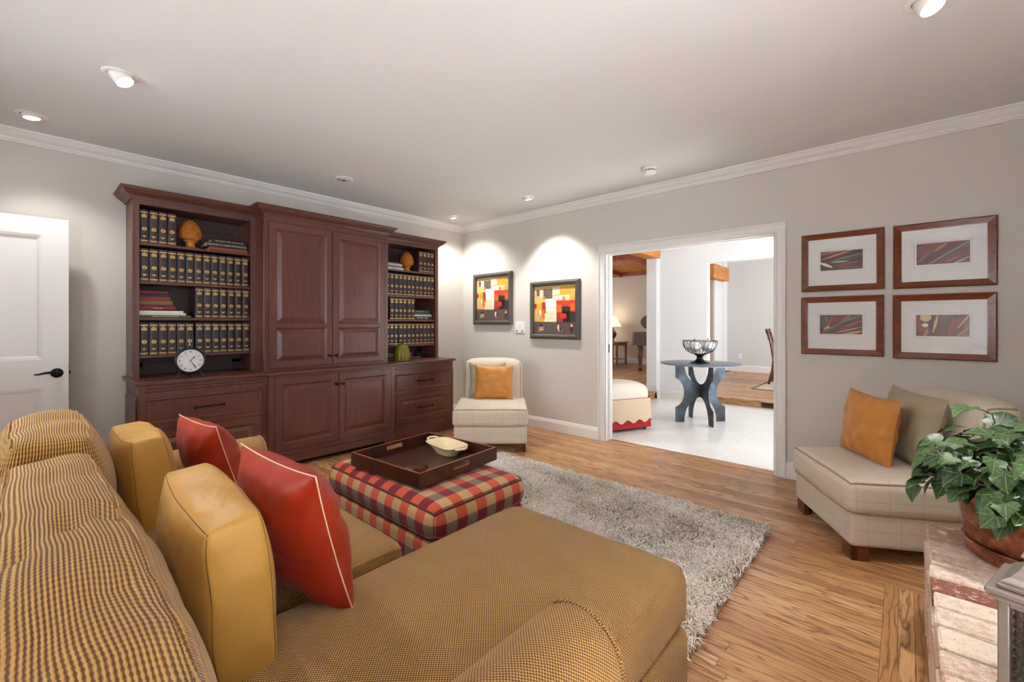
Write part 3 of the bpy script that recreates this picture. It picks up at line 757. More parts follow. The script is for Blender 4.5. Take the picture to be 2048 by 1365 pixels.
CRN = [(0, 2.198), (.01, 2.198), (.012, 2.206), (.018, 2.208), (.02, 2.214), (.028, 2.218), (.05, 2.236), (.066, 2.256), (.068, 2.262), (.076, 2.264), (.077, 2.274), (0, 2.274)]
SHELF = [1.872, 1.576, 1.297, 1.006]
def bookcase(side):
    x0, x1 = (XL, XC-CW) if side < 0 else (XC+CW, XR)
    lab = ('open cherry bookcase at the left end of the wall unit, above the clock' if side < 0 else 'open cherry bookcase at the right end of the wall unit, above the glass beehive')
    t = thing('bookcase', lab, 'bookcase', ((x0+x1)/2, -.16, .835), 0, 'cherry bookcases of the wall unit')
    a, b = (x0+.04, x1-.04)
    m = MB(); m.box(x0, x0+.02, YU+.02, -.002, .836, 2.2); m.box(x1-.02, x1, YU+.02, -.002, .836, 2.2); m.box(x0+.02, x1-.02, YU+.02, -.012, 2.16, 2.2)
    m.box(a-.02, a, YU+.02, -.012, .836, 2.16); m.box(b, b+.02, YU+.02, -.012, .836, 2.16); obj('case', m, CH, t, True)
    m = MB(); m.box(x0+.02, x1-.02, -.012, -.003, .836, 2.2); m.box(a, b, -.02, -.012, 2.06, 2.16); m.box(a, a+.06, -.02, -.012, .836, 2.06); m.box(b-.06, b, -.02, -.012, .836, 2.06); m.box(a, b, -.02, -.012, .90, .93)
    obj('back_panel', m, MAT['cherrydark'], t, True)
    m = MB(); frame_front(m, x0, x1, .836, 2.2, YU, [(a, b, .836, 2.158)])
    e = x0 if side < 0 else x1; s = 1 if side < 0 else -1
    m.box(e-.003*s, e+.012*s, YU-.003, YU+.010, .90, 2.08, .0035); obj('face_frame', m, CH, t, True)
    m = MB(); path = [(x0, 0), (x0, YU), (x1+.0, YU)] if side < 0 else [(x0, YU), (x1, YU), (x1, 0)]
    m.molding(CRN, path); obj('crown', m, CH, t, True)
    for z in SHELF: m = MB(); m.box(a+.001, b-.001, YU+.012, -.02, z-.02, z, .003); obj('shelf', m, CH, t, True)
    return a, b
AL, BL = bookcase(-1); AR, BR = bookcase(1)
t = thing('media_cabinet', 'tall closed cherry cabinet with two panelled doors between the bookcases', 'cabinet', (XC, -.26, .835))
m = MB(); m.box(x0, x0+.02, YUC+.02, -.002, .836, 2.2); m.box(x1-.02, x1, YUC+.02, -.002, .836, 2.2); m.box(x0, x1, -.012, -.002, .836, 2.2); m.box(x0+.002, x1-.002, YUC+.02, -.013, 2.18, 2.199); obj('case', m, CH, t, True)
xa, xb = XC-.572, XC+.572; dz = (.855, 2.146)
m = MB(); frame_front(m, x0, x1, .836, 2.2, YUC, [(xa, xb, *dz)])
for e, s in ((x0, 1), (x1, -1)): m.box(e-.004*s, e+.012*s, YUC-.003, YUC+.011, .93, 2.10, .0035)
obj('face_frame', m, CH, t, True)
m = MB(); gap(m, xa, xb, *dz, YUC+.012); obj('recess', m, MAT['darkgap'], t, True)
for s in (-1, 1):
    a, b = (xa+.003, XC-.003) if s < 0 else (XC+.003, xb-.003)
    m = MB(); panel_door(m, a, b, dz[0]+.003, dz[1]-.003, YUC-.001, .02, [(a+.052, b-.052, 1.25, 2.088), (a+.052, b-.052, .905, 1.215)], mold=.016, dip=.012, bev=.04, fld=-.001)
    d = obj('cabinet_door', m, CH, t, True, recalc=False); knob(d, XC+s*.032, YUC-.001, .944)
m = MB(); m.molding(CRN, [(x0, -.24), (x0, YUC), (x1, YUC), (x1, -.24)]); obj('crown', m, CH, t, True)

# ------------------------------------------------------------------ books
BW, BH, BD = .0572, .252, .19
def volume_meshes():
    w, h, d = BW-.002, BH, BD
    c = MB()
    # rounded spine cover: two boards and a spine
    c.box(-w/2, -w/2+.004, -d+.006, 0, 0, h, .001); c.box(w/2-.004, w/2, -d+.006, 0, 0, h, .001)
    arc = [(-w/2, -d+.008)]+[(-w/2*math.cos(PI*i/8), -d+.006-.009*math.sin(PI*i/8)) for i in range(9)]+[(w/2, -d+.008), (w/2-.004, -d+.008), (-w/2+.004, -d+.008)]
    c.prism(arc, 2, 0, h)
    p = MB(); p.box(-w/2+.004, w/2-.004, -d+.008, -.005, .004, h-.004)
    g = MB(); yf = -d-.0042
    def q(x0, x1, z0, z1, dy=0): g.box(x0, x1, yf-.0006+dy, yf+.004+dy, z0, z1)
    rr = random.Random(3)
    for z, hh in ((.228, .006), (.236, .0015), (.014, .006), (.008, .0015)):
        for i in range(6): # follow the curve of the spine
            a0, a1 = PI*(i+.9)/8, PI*(i+1.1+.75)/8; xa_, xb_ = -w/2*math.cos(a0), -w/2*math.cos(a1); yy = -d+.006-.009*min(math.sin(a0), math.sin(a1))-.001
            g.box(xa_, xb_, yy-.0006, yy+.003, z, z+hh)
    for k, (z, hw) in enumerate(((.2165, .006), (.2085, .015), (.2005, .017), (.1925, .015))):
        xx = -hw
        while xx < hw-.002: ww = rr.uniform(.002, .0045); q(xx, min(xx+ww, hw), z, z+.0052); xx += ww+.0008
    for k, (z, hw) in enumerate(((.050, .014), (.042, .007))):
        xx = -hw
        while xx < hw-.002: ww = rr.uniform(.002, .0045); q(xx, min(xx+ww, hw), z, z+.0045); xx += ww+.0009
    n = 18; R0, R1 = .0145, .0115; zc = .105
    v = [(R*math.cos(2*PI*i/n)*1.05, yf-.0008, zc+R*math.sin(2*PI*i/n)) for R in (R0, R1) for i in range(n)]
    g.add(v, [(i, (i+1) % n, n+(i+1) % n, n+i) for i in range(n)])
    for bl in ([(-.008, .004), (-.004, .0085), (.001, .008), (.0, .002), (-.004, -.001), (-.006, -.006), (-.009, -.002)], [(.003, .004), (.008, .005), (.0095, -.001), (.006, -.008), (.002, -.003), (.0015, .001)], [(-.003, -.005), (.0, -.007), (-.001, -.0095), (-.004, -.009)]):
        g.add([(x*1.1, yf-.0008, zc+z) for x, z in bl], [tuple(range(len(bl)))])
    return c.mesh('cover', MAT['bookcover'], recalc=True), p.mesh('page_block', MAT['paper'], recalc=True), g.mesh('gilt_print', MAT['gilt'])
VC, VP, VG = volume_meshes()
def volume(x, z, lab, grp, y=-.30+BD, tilt=0):
    o = bpy.data.objects.new('encyclopedia_volume', VC); COL.objects.link(o); o.location = (x, y, z); o.rotation_euler = (0, tilt, 0); tag(o, lab, 'book', grp)
    for nm, me in (('page_block', VP), ('gilt_print', VG)): c = bpy.data.objects.new(nm, me); COL.objects.link(c); c.parent = o; (nm == 'gilt_print') and c.__setitem__('kind', 'stuff')
R_ = random.Random(5)
def row(xs, si, which, where):
    grp = f'plum gilt volumes on the {where} shelf of the {which} bookcase'
    xs = sorted(xs); OR = ['first', 'second', 'third', 'fourth', 'fifth', 'sixth', 'seventh', 'eighth', 'ninth', 'tenth', 'eleventh', 'twelfth', 'thirteenth']
    for i, x in enumerate(xs): volume(x, SHELF[si], f'plum gilt volume, {OR[i]} from the left on the {where} shelf of the {which} bookcase', grp, -.297+BD+R_.uniform(-.003, .003))
NM = ['top', 'second', 'third', 'lowest']
row([AL+BW*(i+.5)-.012+.014 for i in range(4)], 0, 'left', NM[0])
row([AL+BW*(i+.5)+.004 for i in range(13)], 1, 'left', NM[1])
row([BL-BW*(i+.5)-.004 for i in range(7)], 2, 'left', NM[2])
row([AL+BW*(i+.5)+.002+(.010 if i > 5 else 0) for i in range(13)], 3, 'left', NM[3])
row([BR-BW*(i+.5)-.006 for i in range(4)], 0, 'right', NM[0])
row([BR-BW*(i+.5)-.004 for i in range(12)], 1, 'right', NM[1])
row([AR+BW*(i+.5)+.125 for i in range(6)], 2, 'right', NM[2])
row([BR-BW*(i+.5)-.004 for i in range(12)], 3, 'right', NM[3])
def flatbook(name, x, y, z, w, d, h, col, lab, grp, title=None, tcol=None, rz=0, tsize=None, pages=False):
    """lying book, its spine towards the room"""
    o_m = MB(); o_m.box(-w/2, w/2, -d, 0, 0, .003, .0008); o_m.box(-w/2, w/2, -d, 0, h-.003, h, .0008)
    if not pages: o_m.prism([(-d+.006, 0), (-d, .002), (-d-.002, h*.3), (-d-.002, h*.7), (-d, h-.002), (-d+.006, h)], 0, -w/2, w/2)
    else: o_m.box(-w/2, -w/2+.004, -d, 0, 0, h)
    o = obj(name, o_m, col); o.location = (x, y, z); o.rotation_euler = (0, 0, rz); tag(o, lab, 'book', grp)
    p = MB(); p.box(-w/2+.004, w/2-.004, -d+.005, -.003, .003, h-.003); obj('page_block', p, MAT['paper'], o)
    if title: textobj(title, tsize or h*.62, o, tcol or MAT['gilt'], (0, -d-.0026, h/2), (PI/2, 0, 0), 'title', extr=.0003)
    return o
BK = {k: bookmat('cover_'+k, *c) for k, c in dict(black=(34, 32, 36), navy=(30, 36, 48), rust=(150, 70, 40), maroon=(104, 30, 34), red=(134, 34, 40), olive=(112, 92, 52), cream=(206, 196, 172), white=(222, 218, 208), green=(60, 92, 70), dgreen=(44, 62, 52), brown=(84, 54, 40), blue=(92, 108, 140), plum=(62, 36, 48)).items()}
G = 'lying books on the top shelf of the left bookcase'
z = SHELF[0]
flatbook('book', -2.935, -.05, z, .285, .20, .034, BK['rust'], 'rust brown book lying at the bottom of the top left shelf stack', G, None)
flatbook('book', -2.95, -.05, z+.034, .30, .21, .038, BK['navy'], 'dark book titled The Book of Inside Information, middle of its stack', G, 'THE BOOK OF INSIDE INFORMATION', MAT['giltpale'], tsize=.0175)
flatbook('book', -2.93, -.055, z+.072, .27, .20, .027, BK['black'], 'thin black book titled Bottom Line Year Book on top of its stack', G, 'BOTTOM LINE YEAR BOOK', MAT['gilt'], tsize=.0175)
G = 'lying books on the third shelf of the left bookcase'
z = SHELF[2]; xl = AL+.005
for nm, w, h, c, lab, tt, tc in [
    ('book', .325, .020, 'green', 'long green book at the bottom of the red and cream stack', 'My Dear Kat: A Collection of Essays', MAT['giltpale']),
    ('book', .292, .019, 'cream', 'cream paper book lying just above the long green book', None, None),
    ('book', .275, .016, 'white', 'white paper book lying under a thin black one, left bookcase', None, None),
    ('book', .255, .010, 'black', 'thin black book lying between white and red books', None, None),
    ('book', .225, .020, 'red', 'red book titled The Right Place lying in the left bookcase', 'The Right Place', MAT['giltpale']),
    ('book', .215, .017, 'maroon', 'dark red book lying under the olive book', None, None),
    ('book', .205, .032, 'olive', 'olive gold book lying amid the red stack', None, None),
    ('book', .190, .030, 'red', 'bright red book lying above the olive book', None, None),
    ('book', .184, .022, 'black', 'black book with pale spine marks near the top of the red stack', None, None),
    ('book', .178, .024, 'maroon', 'maroon book lying topmost of the red and cream stack', None, None)]:
    flatbook(nm, xl+w/2, -.06, z, w, .21, h, BK[c], lab, G, tt, tc, tsize=.011 if tt else None); z += h
G = 'lying books on the top shelf of the right bookcase'
z = SHELF[0]
flatbook('book', -1.30, -.05, z, .29, .21, .026, BK['white'], 'white book with printed spine at the bottom beside the right pine cone', G, 'GARDENS', BK['black'], tsize=.016)
flatbook('book', -1.305, -.05, z+.026, .27, .21, .024, BK['blue'], 'blue grey book lying second in the stack beside the right pine cone', G)
flatbook('book', -1.31, -.05, z+.05, .26, .21, .020, BK['cream'], 'cream book lying third in the stack beside the right pine cone', G)
flatbook('book', -1.32, -.05, z+.07, .25, .20, .016, BK['olive'], 'thin yellow green book topmost of the stack beside the right pine cone', G)
G = 'lying books on the third shelf of the right bookcase'
z = SHELF[2]; xr = BR-.01
flatbook('book', xr-.15, -.05, z, .29, .22, .042, BK['navy'], 'dark blue book with white lettering at the bottom of the green stack', G, 'ROUND TRIPS', MAT['giltpale'], tsize=.026)
flatbook('book', xr-.165, -.05, z+.042, .30, .22, .022, BK['cream'], 'cream book lying second in the green stack, right bookcase', G)
flatbook('book', xr-.165, -.05, z+.064, .29, .21, .02, BK['green'], 'green book lying third in the stack, right bookcase', G)
flatbook('book', xr-.17, -.05, z+.084, .28, .20, .036, BK['dgreen'], 'thick dark green book topmost of its stack, right bookcase', G, 'Practical Gardening Guide', MAT['giltpale'], tsize=.012)
G = 'books lying on the counter by the glass beehive'
flatbook('book', -1.20, -.12, .836, .48, .2, .022, BK['brown'], 'wide brown album lying flat on the counter behind the glass beehive', G)
flatbook('book', -1.19, -.13, .858, .235, .18, .056, BK['plum'], 'plum volume lying on the brown album behind the glass beehive', G)

# ------------------------------------------------------------------ ornaments on the wall unit
def pinecone():
    b = MB(); b.lathe([(0, 0), (.044, 0), (.046, .006), (.04, .012), (.034, .018), (.032, .04), (.036, .05), (.05, .054), (.05, .062), (.04, .066), (.03, .07)], 20)
    c = MB(); c.lathe([(.03, .066), (.055, .072), (.068, .09), (.072, .115), (.066, .15), (.05, .185), (.028, .212), (.01, .225), (0, .228)], 20)
    prof = lambda t: .012+.062*math.sin(PI*min(1, (t*.92+.12)))**.8*(1-.42*t)
    rows = 11
    for i in range(rows):
        t = i/(rows-1); z = .082+t*.138; r = {True: 0}.get(False, 0) or np.interp(z, [.072, .09, .115, .15, .185, .212, .225], [.056, .069, .073, .067, .051, .03, .012])
        n = max(5, int(2*PI*r/.022)); s = 2*PI*r/n*.62
        for k in range(n):
            a = 2*PI*(k+.5*(i % 2))/n; ca, sa = math.cos(a), math.sin(a)
            P = lambda u, o, dz: ((r+o)*ca-u*sa, (r+o)*sa+u*ca, z+dz)
            c.add([P(-s, 0, -.002), P(0, .001, -.011), P(s, 0, -.002), P(0, -.001, .011), P(0, .008, .002)], [(0, 1, 4), (1, 2, 4), (2, 3, 4), (3, 0, 4)])
    return b, c
b, c = pinecone()
bm_, cm_ = b.mesh('pedestal', MAT['cone'], recalc=True), c.mesh('scales', MAT['cone'])
for (x, y, s, lab) in ((-3.205, -.215, 1.03, 'ochre glazed pine cone finial on the top shelf of the left bookcase'), (-1.075, -.205, 1.02, 'ochre glazed pine cone finial on the top shelf of the right bookcase')):
    t = thing('pine_cone_finial', lab, 'ornament', (x, y, SHELF[0]), .3, 'pine cone finials'); t.scale = (s, s, s)
    for nm, me in (('pedestal', bm_), ('scales', cm_)): o = bpy.data.objects.new(nm, me); COL.objects.link(o); o.parent = t
# clock
t = thing('mantel_clock', 'round black mantel clock with white roman dial on the counter', 'clock', (-3.262, -.475, .836))
zc = .128; R1 = .102; ty = -.10
def yl(mb, zc): mb.v = [(p[0], -p[2], p[1]+zc) for p in mb.v]; return mb
m = MB(); m.lathe([(0, -.035), (.086, -.035), (.092, -.03), (.098, -.012), (.094, -.006), (.1, 0), (.096, .006), (.102, .012), (.102, .024), (.096, .03), (.088, .03), (.086, .024)], 40); obj('clock_case', yl(m, zc), plain('blue_black_enamel', lin(44, 52, 66), .2, .5), t)
m = MB(); m.lathe([(0, .0235), (.088, .0235)], 40); dial = obj('dial', yl(m, zc), plain('clock_dial', lin(222, 222, 222), .5), t)
for k, s_ in enumerate(['XII', 'I', 'II', 'III', 'IV', 'V', 'VI', 'VII', 'VIII', 'IX', 'X', 'XI']):
    a = -2*PI*k/12; textobj(s_, .022, dial, MAT['black'], (.068*math.sin(-a), -.0245, zc+.068*math.cos(a)), (PI/2, a, 0), 'numeral', sx=.7)
def hand(ang, ln, w, y, nm, tail=.012):
    d = Vector((math.sin(ang), 0, math.cos(ang))); s_ = Vector((d.z, 0, -d.x)); c0 = Vector((0, y, zc))
    P = [c0-d*tail-s_*w*.6, c0-d*tail+s_*w*.6, c0+d*ln*.6+s_*w, c0+d*ln*.72+s_*w*2.2, c0+d*ln, c0+d*ln*.72-s_*w*2.2, c0+d*ln*.6-s_*w]
    mb = MB(); mb.add([tuple(p) for p in P], [tuple(range(7))]); mb.add([tuple(p-Vector((0, .001, 0))) for p in P], [tuple(range(7))]); obj(nm, mb, MAT['black'], dial)
hand(2*PI*(1.4/12), .045, .0022, -.0255, 'hour_hand'); hand(2*PI*25/60, .07, .0016, -.0265, 'minute_hand'); hand(2*PI*54.5/60, .066, .0005, -.0272, 'second_hand')
m = MB(); m.lathe([(0, .0285), (.087, .0285)], 40); obj('clock_glass', yl(m, zc), MAT['pane'], t)
for s in (-1, 1):
    m = MB(); m.tube([(s*.062, -.01, zc-.078), (s*.078, -.018, .02), (s*.08, -.02, .012)], .006, 8); m.lathe([(0, 0), (.012, 0), (.015, .007), (.012, .014), (0, .016)], 12, (s*.08, -.02, 0)); obj('clock_foot', m, MAT['pewterdark'], t)
m = MB(); m.tube([(0, .02, zc-.09), (0, .035, .005)], .005, 6); obj('rear_foot', m, MAT['pewterdark'], t)
m = MB(); m.lathe([(.005, 0), (.005, .01), (.01, .012), (.011, .02), (.004, .025), (.006, .03), (0, .035)], 12, (0, 0, zc+.1)); obj('top_knob', m, MAT['chrome'], t)
# glass beehive
t = thing('glass_beehive', 'yellow green ribbed glass beehive jar on the right counter', 'jar', (-1.302, -.44, .836))
P = [(0, 0), (.088, 0)]
for i in range(11):
    z0 = .004+i*.0165; r = .094*math.sqrt(max(.02, 1-(z0/.205)**2.2)); P += [(r, z0), (r+.004, z0+.006), (r+.001, z0+.013)]
P += [(.016, .188), (.012, .193), (.016, .2), (0, .204)]
m = MB(); m.lathe(P, 28); obj('jar_body', m, MAT['honeyglass'], t)
m = MB(); m.lathe([(0, .004), (.08, .004), (.082, .06), (.07, .12), (.04, .17), (0, .185)], 20); obj('inner_shell', m, plain('amber_lining', lin(170, 160, 50), .3), t)
# ------------------------------------------------------------------ sectional sofa with chaise
WV = MAT['weave']
t = thing('sofa', 'tan basket-weave sofa with a chaise and rolled arms, loose back cushions', 'sofa', (-3.6, -3.05, 0))
def part(name, mb, mats, parent=t, recalc=True): return obj(name, mb, mats, parent, True, recalc)
SX0 = -4.34
m = MB(); cushion(.55, .98, .11, .03, n=4, mb=m, c=(-3.76, -3.02, .165)); part('base', m, WV)
m = MB(); cushion(.50, .375, .11, .03, n=4, mb=m, c=(-3.19, -3.735, .165)); part('chaise_base', m, WV)
for x in (-4.25, -3.27):
    for y in (-3.98, -2.03): m = MB(); m.box(x-.03, x+.03, y-.03, y+.03, 0, .065, .004); part('foot', m, MAT['leg'])
for y in (-4.05, -3.42): m = MB(); m.box(-2.80, -2.74, y-.03, y+.03, .03, .065, .004); part('foot', m, MAT['leg'])
# seat cushion (box with piping)
sx, sy = .405, .615; sc = (-3.605, -2.665, .365)
m = MB(); cushion(sx, sy, .085, .035, (0, 0, .03), 12, .004, 5, 1, m, sc); sfs = m.surf; seat = part('seat_cushion', m, WV)
m = MB(); m.tube([sfs((p[0], p[1], .085)) for p in rect_poly(sx, sy, 30)], .0065, 6, True); obj('piping', m, WV, seat, True)
# chaise cushion: broad T front and a narrower part between the arms
m = MB()
def tshape(q): 
    return q
cushion(.645, .388, .095, .055, (0, 0, .03), 14, .003, 4, 3, m, (-3.30, -3.715, .362)); sfs = m.surf; ch = part('chaise_cushion', m, WV)
m = MB(); m.tube([sfs((p[0], p[1], .095)) for p in rect_poly(.645, .388, 30)], .0045, 6, True); obj('piping', m, WV, ch, True)
# rolled arms
def arm(yc, side, x0, x1, zc, R):
    """side: +1 the roll looks to +y; roll centre at (yc,zc)"""
    mb = MB(); pr = []
    pr.append((yc-side*.085, .06)); pr.append((yc-side*.085, zc-.05))
    for i in range(17): a = PI*1.12-(PI*1.35)*i/16; pr.append((yc+side*R*math.cos(a), zc+R*math.sin(a)))
    pr.append((yc+side*.07, zc-R*.75)); pr.append((yc+side*.07, .06))
    xs = [x0, x0+.02, x1-.05, x1-.02, x1-.005, x1]; sh = [.97, 1, 1, .995, .965, .90]
    cy, cz = yc, zc-.05; v = []; f = []; uv = []; n = len(pr); ln = [0]
    for k in range(1, n): ln.append(ln[-1]+math.dist(pr[k], pr[k-1]))
    for x, s in zip(xs, sh):
        for (y, z) in pr: v.append((x, cy+(y-cy)*s, cz+(z-cz)*s if z > .1 else z))
    for i in range(len(xs)-1):
        for k in range(n-1):
            f.append((i*n+k, i*n+k+1, (i+1)*n+k+1, (i+1)*n+k)); uv.append([(xs[i], ln[k]), (xs[i], ln[k+1]), (xs[i+1], ln[k+1]), (xs[i+1], ln[k])])
    mb.add(v, f, uv, True); mb.add(v[-n:], [tuple(range(n))]); mb.add(v[:n], [tuple(range(n-1, -1, -1))])
    a = part('arm', mb, WV)
    pp = MB(); pp.tube([(x1-.004, cy+(y-cy)*.985, cz+(z-cz)*.985) for (y, z) in pr[1:-1]], .005, 6); obj('piping', pp, WV, a, True)
    return a
arm(-4.068, -1, -4.28, -3.268, .495, .113)
arm(-1.93, 1, -4.28, -3.235, .495, .125)
# back frame
m = MB(); cushion(.09, 1.06, .33, .08, n=6, mb=m, c=(-4.275, -3.03, .39)); part('back_frame', m, WV)
# back cushions, plump and creased
def backc(y0, y1, z0, z1, seed, fold, xc=-4.072, hx=.098, puffz=.03, nm='back_cushion'):
    hy = (y1-y0)/2; hz = (z1-z0)/2; cy = (y0+y1)/2; cz = (z0+z1)/2
    def shp(q):
        x, y, z = q
        tt = max(0, z/hz)                           # narrow towards the top, belly in front
        x *= 1.0-.14*tt
        for fy, dep in fold:
            g = math.exp(-((y+cy-fy-.10*(x/hx))/.022)**2); z -= dep*g*max(0, z/hz); x *= 1-.25*dep/.02*g*.2
            for k in (-.16, .13, .27): g2 = math.exp(-((y+cy-fy-k-.05*(x/hx))/.05)**2); z += .006*g2*max(0, z/hz)
        return [x, y, z]
    mb = MB(); cushion(hx, hy, hz, .03, (.075, 0, puffz), 22, .007, 8, seed, mb, (xc, cy, cz), shape=shp)
    b = part(nm, mb, MAT['weaveback'])
    for s in (-1, 1):
        P = []
        for i in range(41):
            y = -hy+.02+(2*hy-.04)*i/40; q = [s*(hx-.010), y, hz-.008]
            w = (1-(q[0]/hx)**2)*(1-(y/hy)**2); q[2] += puffz*max(0, w)**.6
            nv = mnoise.noise_vector(Vector((q[0]*8+seed*7.1, q[1]*8, q[2]*8))); q = [q[j]+nv[j]*.007 for j in range(3)]; q = shp(q); P.append((q[0]+xc, q[1]+cy, q[2]+cz+.002))
        P = [mb.surf((s*hx, -hy+.02+(2*hy-.04)*i/60, hz)) for i in range(61)]
        pp = MB(); pp.tube(P, .0055, 6); obj('piping', pp, MAT['weaveback'], b, True)
    return b
backc(-4.16, -2.665, .44, .832, 2, [(-3.42, .020), (-3.78, .007), (-3.02, .008)])
backc(-2.655, -2.02, .44, .880, 5, [(-2.36, .006)], xc=-4.066, hx=.102)

# ------------------------------------------------------------------ cushions on the sofa
def knife(mb, hx, hy, T, n=26, pinch=.07, seed=0, wr=.006):
    def P(u, v, s):
        x = hx*u*(1-pinch*(1-v*v)*abs(u)); y = hy*v*(1-pinch*(1-u*u)*abs(v))
        e = max(0, (1-abs(u)**2.6)*(1-abs(v)**2.6)); z = s*T*e**.55
        w = e**.3 if e > 0 else 0
        nv = mnoise.noise(Vector((u*3+seed, v*3, s*2.0)))*wr*2*w; cr = (abs(u*v))**1.1*wr*.9*math.sin(11*math.atan2(v, u)+seed)+(abs(u)**3*(1-v*v)*math.sin(17*v+seed)+abs(v)**3*(1-u*u)*math.sin(15*u+2*seed))*wr*.8
        return (x, y, z+nv+cr*w*s)
    A = [-1+2*i/n for i in range(n+1)]; A = [math.copysign(abs(a)**.8, a) for a in A]
    for s in (-1, 1):
        V = [P(u, v, s) for v in A for u in A]; F = []; UV = []
        for j in range(n):
            for i in range(n):
                q = [j*(n+1)+i, j*(n+1)+i+1, (j+1)*(n+1)+i+1, (j+1)*(n+1)+i]; q = q if s > 0 else q[::-1]; F.append(tuple(q)); UV.append([(V[k][0], V[k][1]) for k in q])
        mb.add(V, F, UV, True)
    return [P(u, v, 1) for (u, v) in [(a, -1) for a in A]+[(1, a) for a in A[1:]]+[(a, 1) for a in A[::-1][1:]]+[(-1, a) for a in A[::-1][1:-1]]]
def place_pillow(name, label, cat, pos, yaw, lean, group, kind, hx, hy, T, m, pm=None, seed=0, roll=0, gus=.056):
    """pillow: local x = width, local y = height, z = thickness; bottom edge at pos, facing +x of yaw 0, leaning back by lean"""
    o = bpy.data.objects.new(name, None); COL.objects.link(o); o.empty_display_size = .05
    Rm = Matrix.Rotation(yaw, 4, 'Z') @ Matrix(((0, 0, 1, 0), (1, 0, 0, 0), (0, 1, 0, 0), (0, 0, 0, 1))) @ Matrix.Rotation(roll, 4, 'Z')
    # local z -> +x, local x -> +y, local y -> +z ; then lean back about the width axis
    Ln = Matrix.Rotation(yaw, 4, 'Z') @ Matrix.Rotation(-lean, 4, 'Y') @ Matrix.Rotation(yaw, 4, 'Z').inverted()
    o.matrix_basis = Matrix.Translation(pos) @ Ln @ Rm @ Matrix.Translation((0, hy, 0))
    tag(o, label, cat, group); mb = MB()
    if kind == 'knife':
        loop = knife(mb, hx, hy, T, seed=seed); c = obj('cover', mb, m, o, recalc=False)
        if pm: pp = MB(); pp.tube(loop, .0021, 6, True); obj('piping', pp, pm, o)
    else:
        cushion(hx, hy, gus, .010, (.012, .012, T), 16, .007, 8, seed, mb, shape=lambda q: [q[0], q[1], q[2]*(1-.15*(min(1, abs(q[0]/hx))*min(1, abs(q[1]/hy)))**4)]); c = obj('cover', mb, m, o)
        for s in (-1, 1):
            pp = MB(); pp.tube([mb.surf((max(-hx, min(hx, p[0]*1.1)), max(-hy, min(hy, p[1]*1.1)), s*gus)) for p in rect_poly(hx, hy, 24)], .0011, 5, True); obj('seam_piping', pp, pm, o)
    return o
SZ = .452
place_pillow('box_cushion', 'gold silk box cushion on the chaise, nearest of the two gold ones', 'cushion', (-3.785, -3.325, SZ-.005), -.02, .09, 'gold box cushions', 'box', .22, .195, .046, MAT['gold'], MAT['pipegold'], 1, .05)
place_pillow('box_cushion', 'gold silk box cushion with a dented top corner near the far arm', 'cushion', (-3.775, -2.30, SZ-.005), .03, .12, 'gold box cushions', 'box', .205, .185, .046, MAT['gold'], MAT['pipegold'], 4)
place_pillow('throw_pillow', 'rust red pillow with pale piping on the chaise, in front of the near gold cushion', 'pillow', (-3.535, -3.265, SZ+.005), .05, .26, 'rust red pillows', 'knife', .245, .21, .098, MAT['red'], MAT['pipewhite'], 2)
place_pillow('throw_pillow', 'rust red pillow with pale piping beside the far rolled arm', 'pillow', (-3.50, -2.27, SZ+.005), .10, .30, 'rust red pillows', 'knife', .215, .19, .09, MAT['red'], MAT['pipewhite'], 6)

